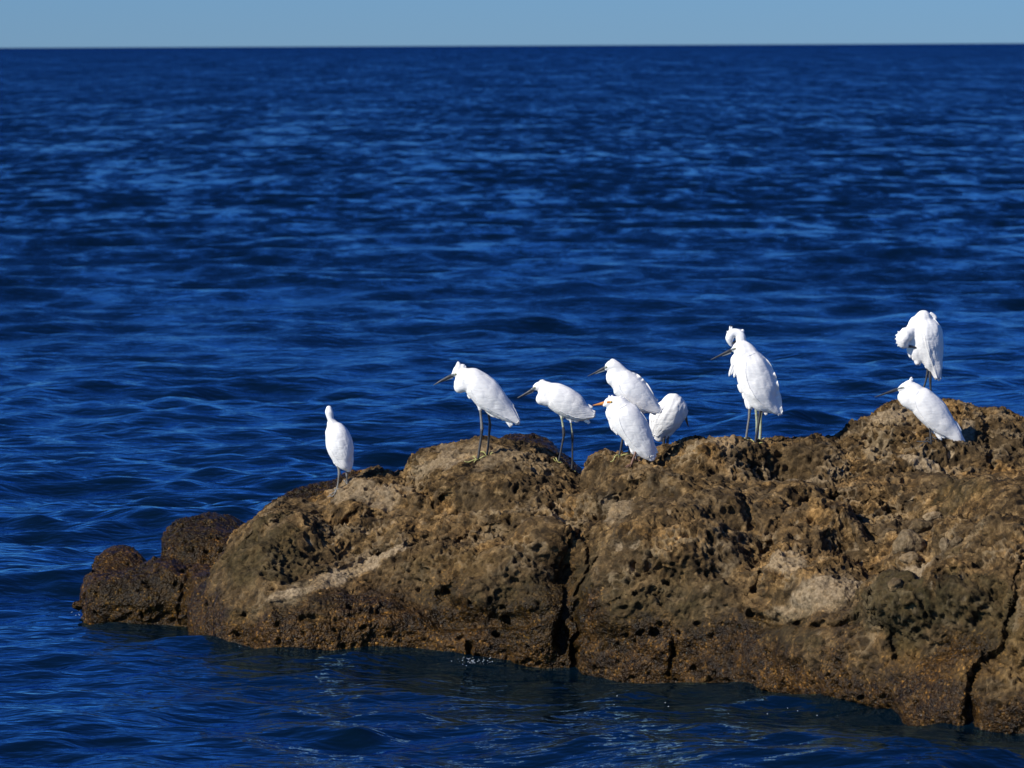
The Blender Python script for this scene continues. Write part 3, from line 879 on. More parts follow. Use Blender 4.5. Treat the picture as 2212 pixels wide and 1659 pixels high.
extra_rock('boulder', [
    (165, [(1318, 26.8), (1313, 26.81), (1308, 26.83), (1303, 26.86), (1300, 26.9)]),
    (171, [(1324, 26.64), (1306, 26.66), (1288, 26.7), (1274, 26.78), (1266, 26.88)]),
    (182, [(1328, 26.53), (1302, 26.55), (1274, 26.6), (1254, 26.72), (1243, 26.86)]),
    (200, [(1330, 26.45), (1300, 26.46), (1262, 26.5), (1240, 26.65), (1226, 26.85)]),
    (250, [(1332, 26.4), (1300, 26.4), (1255, 26.48), (1236, 26.65), (1224, 26.85)]),
    (310, [(1334, 26.35), (1300, 26.36), (1250, 26.44), (1228, 26.6), (1214, 26.8)]),
    (350, [(1335, 26.35), (1300, 26.35), (1245, 26.42), (1220, 26.6), (1206, 26.8)]),
    (390, [(1336, 26.3), (1300, 26.3), (1250, 26.4), (1228, 26.55), (1212, 26.75)]),
    (430, [(1345, 26.15), (1310, 26.15), (1255, 26.25), (1232, 26.45), (1214, 26.7)]),
    (470, [(1360, 25.95), (1320, 26.0), (1262, 26.1), (1235, 26.3), (1215, 26.6)]),
    (510, [(1370, 25.8), (1320, 25.9), (1270, 26.0), (1240, 26.2), (1225, 26.5)]),
], 'low wet barnacled outcrop at far left with water running down it', 171, lump=0.55, rough=1.2, wet_z=1.2, mat=MAT_WETROCK,
    lobes=[(225, 1275, 75, 70, 0, 0.045), (310, 1270, 80, 70, 0, 0.045), (420, 1280, 70, 80, 0, 0.05), (355, 1235, 60, 40, 0, 0.07), (480, 1300, 50, 70, 0, 0.06)],
    cracks=[([(385, 1345), (392, 1290), (400, 1240)], 5, 0.04)],
    masks=[('orange', 350, 1318, 70, 18, 0, 0.8), ('orange', 430, 1290, 50, 40, 0, 0.6), ('green', 300, 1270, 90, 40, 0, 0.8), ('green', 470, 1260, 40, 40, 0, 0.8)])

extra_rock('boulder', [
    (405, [(1340, 26.05), (1335, 26.06), (1330, 26.08), (1325, 26.1)]),
    (415, [(1358, 25.85), (1335, 25.87), (1310, 25.95), (1290, 26.05)]),
    (440, [(1366, 25.75), (1330, 25.8), (1290, 25.9), (1262, 26.05)]),
    (475, [(1372, 25.7), (1325, 25.75), (1275, 25.85), (1245, 26.05)]),
    (510, [(1375, 25.65), (1330, 25.75), (1285, 25.85), (1260, 26.05)]),
    (530, [(1378, 25.65), (1345, 25.75), (1315, 25.85), (1295, 26.0)]),
], 'small brown wet lump wedged between the far left outcrop and the main ledge', 181, lump=0.4, rough=1.4, wet_z=1.2, back=0.3, mat=MAT_WETROCK,
    masks=[('orange', 450, 1330, 40, 40, 0, 0.6), ('green', 470, 1270, 40, 40, 0, 0.7)])


def cast(px, py):
    d = ray(px, py).normalized()
    best = None
    for b in ROCK_BVH:
        h = b.ray_cast(Vector((0, 0, H)), d)
        if h[0] is not None and (best is None or h[3] < best[1]): best = (h[0], h[3])
    return best[0] if best else None


def ground(x, y):
    best = None
    for b in ROCK_BVH:
        h = b.ray_cast(Vector((x, y, 2.6)), Vector((0, 0, -1)))
        if h[0] is not None and (best is None or h[0].z > best): best = h[0].z
    return best


# loose stones lying in the hollow on the right
def loose_stone(px, py, rx, ry, label, seed, mat_masks):
    p = cast(px, py + ry * 0.6)
    s = p.y / FPX
    n_u, n_v = 64, 40
    u = np.linspace(0, 2 * math.pi, n_u)[:, None]
    v = np.linspace(0, math.pi, n_v)[None, :]
    S = np.stack([np.cos(u) * np.sin(v), np.sin(u) * np.sin(v), np.cos(v) * np.ones_like(u)], -1)
    P = S.reshape(-1, 3)
    r = 1 + 0.35 * fbm(P * 1.0 + seed, 1.0, 3, seed) + 0.06 * fbm(P + seed, 0.25, 2, seed)
    V = P * r[:, None] * np.array([rx * s, (rx + ry) * 0.5 * s, ry * s])
    c = np.array([p.x, p.y + (rx + ry) * 0.25 * s, p.z + ry * s * 0.45])
    V = V + c
    m1 = np.tile([mat_masks[0], mat_masks[1], 0, 1], (len(V), 1)).astype(float)
    m2 = np.tile([mat_masks[2], 0, mat_masks[3], 1], (len(V), 1)).astype(float)
    o = rock_object('loose_stone', V.reshape(n_u, n_v, 3), m1, m2, MAT_ROCK)
    return tag(o, label, 'stone')


loose_stone(1965, 1172, 34, 30, 'largest loose pale stone sitting in the dark hollow at right', 5, (0.5, 0.2, 0.0, 0.3))
loose_stone(1968, 1206, 24, 15, 'flat grey and tan stone just below the largest loose stone', 6, (0.55, 0, 0.1, 0.2))
loose_stone(2043, 1177, 14, 17, 'upright tan stone to the right of the largest loose stone', 8, (0.6, 0, 0.1, 0.0))
loose_stone(2068, 1170, 14, 13, 'small round tan stone, rightmost of the loose stones', 9, (0.45, 0, 0.1, 0.1))
loose_stone(1936, 1264, 18, 18, 'smooth brown pebble tucked beside the pale slab', 10, (0.25, 0, 0.15, 0.2))
loose_stone(2018, 1116, 24, 12, 'pale flat topped stone lying above the other loose stones', 12, (0.7, 0, 0, 0.0))
loose_stone(1990, 1138, 26, 18, 'grey brown stone lying just above the largest loose stone', 14, (0.2, 0.2, 0, 0.5))


# ================================================================== BIRDS
class Soup:
    def __init__(s): s.v, s.f = [], []

    def loft(s, pts, seg=14, sub=4, dep=0.8):
        """pts: (x, y, z, r_in, r_dep) in metres, swept in the XZ plane"""
        P = catmull(pts, max(3, sub * (len(pts) - 1) + 1))
        T = np.gradient(P[:, :3], axis=0)
        T /= np.linalg.norm(T, axis=1, keepdims=True) + 1e-12
        n0 = len(s.v)
        for i in range(len(P)):
            t = T[i]
            nin = np.array([-t[2], 0, t[0]])
            if np.linalg.norm(nin) < 1e-3: nin = np.array([1, 0, 0])
            nin /= np.linalg.norm(nin)
            b = np.cross(t, nin); b /= np.linalg.norm(b)
            for k in range(seg):
                a = 2 * math.pi * k / seg
                s.v.append(P[i, :3] + nin * math.cos(a) * max(P[i, 3], 1e-4) + b * math.sin(a) * max(P[i, 4], 1e-4))
        m = len(P)
        for i in range(m - 1):
            for k in range(seg):
                a = n0 + i * seg + k; b_ = n0 + i * seg + (k + 1) % seg
                s.f.append((a, b_, b_ + seg, a + seg))
        s.f.append(tuple(n0 + k for k in range(seg))[::-1])
        s.f.append(tuple(n0 + (m - 1) * seg + k for k in range(seg)))
        return s

    def blob(s, c, r, seg=14, rings=8):
        n0 = len(s.v)
        s.v.append(np.array(c) + np.array([0, 0, r[2]]))
        for i in range(1, rings):
            for k in range(seg):
                a, t = 2 * math.pi * k / seg, math.pi * i / rings
                s.v.append(np.array(c) + np.array([r[0] * math.sin(t) * math.cos(a), r[1] * math.sin(t) * math.sin(a), r[2] * math.cos(t)]))
        s.v.append(np.array(c) - np.array([0, 0, r[2]]))
        for k in range(seg):
            s.f.append((n0, n0 + 1 + k, n0 + 1 + (k + 1) % seg))
            e = n0 + 1 + (rings - 2) * seg
            s.f.append((e + (k + 1) % seg, e + k, len(s.v) - 1))
        for i in range(rings - 2):
            for k in range(seg):
                a = n0 + 1 + i * seg + k; b = n0 + 1 + i * seg + (k + 1) % seg
                s.f.append((a, a + seg, b + seg, b))
        return s

    def build(s, name, mat, parent, smooth=True):
        return mesh_obj(name, s.v, s.f, mat, parent, smooth)


def remesh(o, voxel=0.004, it=5):
    m = o.modifiers.new('r', 'REMESH'); m.mode = 'VOXEL'; m.voxel_size = voxel; m.use_smooth_shade = True
    sm = o.modifiers.new('s', 'SMOOTH'); sm.factor = 0.5; sm.iterations = it
    bpy.context.view_layer.update()
    dg = bpy.context.evaluated_depsgraph_get()
    me = bpy.data.meshes.new_from_object(o.evaluated_get(dg))
    o.modifiers.clear()
    old = o.data
    o.data = me
    me.name = old.name
    me.polygons.foreach_set('use_smooth', [True] * len(me.polygons))
    return o


GROUP = 'white egrets standing on the rock ledge'


def make_bird(b):
    ox, oy, sc = b['crop']                       # traced crop: origin in 4096 px, zoom
    K = 2212 / 4096
    def to2212(x, y): return (ox + x / sc) * K, (oy + y / sc) * K
    f0 = b['legs'][0]['path'][-1]
    if 'D' in b: D0 = b['D']
    else:
        h = cast(*to2212(f0[0], f0[1]))
        D0 = h.y if h else 26.3
    D0 += b.get('dD', 0)
    mpp = D0 / FPX * K / sc                      # metres per crop pixel
    base = at(*to2212(f0[0], f0[1]), D0)
    gz = ground(base.x, base.y)
    if gz is None: gz = base.z
    root = bpy.data.objects.new(b['name'], None)
    root.empty_display_size = 0.1
    COL.objects.link(root)
    root.location = (base.x, base.y, gz)
    tag(root, b['label'], b.get('cat', 'egret'), GROUP)

    def L(x, y, yo=0.0):
        p = at(*to2212(x, y), D0)
        return np.array([p.x - base.x, yo * mpp, p.z - gz])

    def LP(pts, dep=0.8):
        r = []
        for p in pts:
            x, y, rin = p[:3]
            rd = p[3] if len(p) > 3 and p[3] is not None else rin * dep
            yo = p[4] if len(p) > 4 else 0
            r.append([*L(x, y, yo), rin * mpp, rd * mpp])
        return r
    white = b.get('mat', WHITE)
    # --- body: torso, neck and head, one continuous surface
    S = Soup()
    for lf in b['body']:
        S.loft(LP(lf, b.get('dep', 0.78)), 20, 6)
        e0, e1 = LP(lf, b.get('dep', 0.78))[0], LP(lf, b.get('dep', 0.78))[-1]
        for e in (e0, e1):
            if e[3] > 0.006: S.blob(e[:3], (e[3] * 0.97, e[4] * 0.97, e[3] * 0.97), 16, 10)
    for t in b.get('thighs', ()):
        S.loft(LP(t, 0.9), 12, 4)
    body = remesh(S.build('body', white, root), 0.0048, b.get('smooth', 5))
    bm_v = np.empty(len(body.data.vertices) * 3); body.data.vertices.foreach_get('co', bm_v)
    bm_v = bm_v.reshape(-1, 3)
    bm_n = np.empty(len(bm_v) * 3); body.data.vertices.foreach_get('normal', bm_n); bm_n = bm_n.reshape(-1, 3)
    sd_ = b['seed']
    # plumage: soft long folds down the body
    ax = b.get('lay', 48)
    ca, sa = math.cos(math.radians(ax)), math.sin(math.radians(ax))
    Q = np.stack([(bm_v[:, 0] * ca - bm_v[:, 2] * sa) * 0.28, bm_v[:, 1] * 0.6, bm_v[:, 0] * sa + bm_v[:, 2] * ca], -1)
    disp = (0.0030 * fbm(Q + sd_, 0.030, 2, sd_) + 0.0035 * fbm(bm_v + sd_, 0.09, 2, sd_)) * b.get('ruffle', 1.0)
    bm_v2 = bm_v + bm_n * disp[:, None]
    body.data.vertices.foreach_set('co', bm_v2.ravel()); body.data.update()
    faces = [tuple(p.vertices) for p in body.data.polygons]
    bvh = BVHTree.FromPolygons(bm_v2.tolist(), faces)

    def surf(x, z, side):
        """point of the body's skin met from the side (-1 camera side, +1 far side)"""
        h = bvh.ray_cast(Vector((x, side * 1.0, z)), Vector((0, -side, 0)))
        return None if h[0] is None else h[0].y

    # --- wings: a folded shell laid on the flank, lanes of long feathers towards the tip
    rnd = random.Random(sd_)
    for side, W in b.get('wings', ()):
        NA, NB = 64, 31
        C = catmull([[p[0], p[1], 0, p[2]] for p in W], NA)
        T = np.gradient(C[:, :2], axis=0); T /= np.linalg.norm(T, axis=1, keepdims=True)
        Nn = np.stack([-T[:, 1], T[:, 0]], -1)      # points to the lower edge
        aa = np.linspace(0, 1, NA)[:, None] * np.ones((1, NB))
        bb = np.linspace(-1, 1, NB)[None, :] * np.ones((NA, 1))
        ph1, ph2 = rnd.uniform(0, 6), rnd.uniform(0, 6)
        saw = ((aa * 6.5 + ph1) % 1.0)
        hw = C[:, 3][:, None] * (1 + 0.055 * (saw - 0.5) * sstep(0.3, 0.6, aa) * (bb > 0))
        Xc = C[:, 0][:, None] + Nn[:, 0][:, None] * bb * hw
        Yc = C[:, 1][:, None] + Nn[:, 1][:, None] * bb * hw
        # feather tips of different length at the end of the wing
        tipw = (0.5 + 0.5 * np.cos(bb * 9 + ph2)) * sstep(0.8, 1.0, aa)
        Xc = Xc - T[:, 0][:, None] * tipw * 16; Yc = Yc - T[:, 1][:, None] * tipw * 16
        PX = np.zeros((NA, NB)); PZ = np.zeros((NA, NB)); PY = np.full((NA, NB), np.nan)
        for i in range(NA):
            for j in range(NB):
                l = L(Xc[i, j], Yc[i, j])
                PX[i, j], PZ[i, j] = l[0], l[2]
                yy = surf(l[0], l[2], side)
                if yy is not None: PY[i, j] = yy
        for i in range(NA):
            ok = ~np.isnan(PY[i])
            if ok.any(): PY[i] = np.interp(np.arange(NB), np.nonzero(ok)[0], PY[i][ok])
            else: PY[i] = PY[i - 1] if i else 0.0
        for _ in range(2):
            Q = np.pad(PY, 1, mode='edge')
            PY = (Q[1:-1, 1:-1] * 2 + Q[:-2, 1:-1] + Q[2:, 1:-1] + Q[1:-1, :-2] + Q[1:-1, 2:]) / 6
        lanes = np.abs(((bb * 3.6 + 0.35 * np.sin(aa * 5 + ph1)) % 1.0) - 0.5) * 2      # 1 on the seam between feathers
        seam = sstep(0.72, 1.0, lanes)
        rel = -0.0011 * seam * sstep(0.34, 0.62, aa + 0.10 * np.sin(bb * 7 + ph2))
        for ac, n_, ph in ((0.30, 4.5, ph1), (0.50, 4.0, ph2), (0.68, 3.6, ph1 + 2)):  # edges of the covert rows
            edge_a = ac + 0.045 * np.abs(np.sin(bb * n_ + ph)) + 0.05 * bb
            rel = rel + 0.0010 * sstep(edge_a + 0.012, edge_a - 0.10, aa) * 0.6 - 0.0006 * np.exp(-((aa - edge_a) / 0.02) ** 2)
        off = 0.0004 + 0.0030 * sstep(0.45, 1.0, bb) * sstep(0.1, 0.4, aa) + 0.0022 * sstep(0.75, 1.0, aa) - 0.0028 * sstep(-0.6, -1.0, bb) - 0.0026 * sstep(0.14, 0.0, aa)
        off = (off + rel) * b.get('wingh', 1.0)
        PY = PY + side * off
        V = np.stack([PX, PY, PZ], -1).reshape(-1, 3)
        F = [tuple(int(q) for q in f) for f in grid_faces(NA, NB)]
        rim = [i * NB for i in range(NA)] + [(NA - 1) * NB + j for j in range(1, NB)] + [i * NB + NB - 1 for i in range(NA - 2, -1, -1)] + [j for j in range(NB - 2, 0, -1)]
        n0 = len(V)
        low = V[rim] - np.array([0, side * 0.0065, 0])
        V = np.vstack([V, low])
        nf0 = len(F)
        for q in range(len(rim)):
            q2 = (q + 1) % len(rim)
            F.append((rim[q], n0 + q, n0 + q2, rim[q2]))
        if side > 0: F = [f[::-1] for f in F]
        wo = mesh_obj('wing', [tuple(v) for v in V], F, white, root)
        for fi_ in range(nf0, len(F)): wo.data.polygons[fi_].use_smooth = False

    # --- tail and loose plumes: tapered blades
    def blades(lst, name, mat, thin=0.22, yo=0):
        if not lst: return
        S = Soup()
        for bl in lst:
            x0, y0, x1, y1, w = bl[:5]
            bend = bl[5] if len(bl) > 5 else 0
            yy = bl[6] if len(bl) > 6 else yo
            mx, my = (x0 + x1) / 2 - (y1 - y0) * bend, (y0 + y1) / 2 + (x1 - x0) * bend
            S.loft(LP([(x0, y0, w * 0.8, w * thin, yy), ((x0 + mx) / 2, (y0 + my) / 2, w, w * thin, yy), (mx, my, w * 0.95, w * thin, yy),
                       (x1 * .6 + mx * .4, y1 * .6 + my * .4, w * 0.7, w * thin, yy), (x1, y1, w * b.get('tipw', 0.12), w * thin * .3, yy)]), 8, 3)
        bo = S.build(name, mat, root)
        if name != 'tail': bo['kind'] = 'stuff'      # wisps too fine to pick apart
    b['tipw'] = 0.5
    blades(b.get('tail'), 'tail', white, 0.25)
    if b.get('tail2'): blades(b['tail2'], 'tail', CREAM, 0.25)
    b['tipw'] = 0.06
    blades(b.get('plumes'), 'breast_plumes', white, 0.5)
    blades(b.get('crest'), 'crest', white, 0.55)
    # --- bill
    if b.get('bill'):
        S = Soup(); S.loft(LP(b['bill'], 0.75), 10, 5)
        bill = S.build('bill', b.get('bill_mat', BLACK), root)
        if b.get('bill_low'):
            S = Soup(); S.loft(LP(b['bill_low'], 0.7), 8, 4)
            S.build('lower_bill', BILL_GREY, bill)
    if b.get('lore'):
        for side in ((-1, 1)):
            S = Soup()
            pts = []
            for x, y, r in b['lore']:
                l = L(x, y)
                yy = surf(l[0], l[2], side)
                if yy is None: yy = side * 0.004
                pts.append([l[0], yy, l[2], r * mpp, 0.0022])
            S.loft(pts, 10, 4)
            S.build('lore', b.get('lore_mat', LORE), root)
    if b.get('eye'):
        x, y, r = b['eye']
        for side in (-1, 1):
            l = L(x, y)
            yy = surf(l[0], l[2], side)
            if yy is None: yy = side * 0.012
            S = Soup().blob((l[0], yy + side * 0.0, l[2]), (r * mpp, 0.0035, r * mpp * 0.85), 14, 10)
            e = S.build('eye', b.get('eye_mat', EYE), root)
            S = Soup().blob((l[0], yy + side * 0.0022, l[2]), (r * mpp * 0.55, 0.0025, r * mpp * 0.55), 10, 8)
            S.build('pupil', PUPIL, e)
    # --- legs and feet
    for lg in b['legs']:
        path = lg['path']
        yl = lg.get('y', 0) * mpp
        tgt = L(path[-1][0], path[-1][1])
        wx, wy = tgt[0] + base.x, base.y + yl
        g = ground(wx, wy)
        zt = (g - gz) if g is not None else tgt[2]
        zt += 0.009
        dz = zt - tgt[2]
        pts = []
        n = len(path)
        top_z = L(path[0][0], path[0][1])[2]
        for i, (x, y, r) in enumerate(path):
            l = L(x, y)
            fr = (top_z - l[2]) / (top_z - tgt[2] + 1e-9)
            pts.append([l[0], yl, l[2] + dz * fr ** 1.5, r * mpp, r * mpp])
        S = Soup(); S.loft(pts, 10, 5)
        leg = S.build('leg', lg.get('mat', LEG_DARK), root)
        if lg.get('shin'):
            S = Soup(); k = lg['shin']
            S.loft([[p[0], p[1], p[2], p[3] * 1.06, p[4] * 1.06] for p in pts[k:]], 10, 5)
            S.build('shin', lg['shin_mat'], leg)
        S = Soup()
        fx, fz = pts[-1][0], pts[-1][2]
        S.blob((fx, yl, fz), (0.0065, 0.0065, 0.006), 10, 8)
        toes = lg.get('toes', [(-150, -25), (-165, 45), (-90, 80), (95, 10)])
        for (tx, ty) in toes:
            tp = [[fx, yl, fz, 0.0045, 0.0045]]
            ex, ey = fx + tx * mpp, yl + ty * mpp
            for q in (0.35, 0.7, 1.0):
                gx, gy = fx + (ex - fx) * q, yl + (ey - yl) * q
                g = ground(gx + base.x, gy + base.y)
                zz = (g - gz + 0.010) if g is not None else fz
                zz = max(min(zz, fz + 0.02), fz - 0.03)
                rr = 0.0032 if q < 0.9 else 0.0016
                tp.append([gx, gy, zz, rr, rr])
            S.loft(tp, 8, 3)
        S.build('foot', lg.get('foot_mat', FOOT), leg)
    return root


def wing_pair(W): return [(-1, W), (1, W)]


C1 = (1260, 1600, 4.15); C2 = (1700, 1400, 3.607); C3 = (2040, 1480, 4.147); C4 = (2330, 1400, 3.607)
C5 = (2820, 1280, 3.191); C6 = (3470, 1220, 2.765)

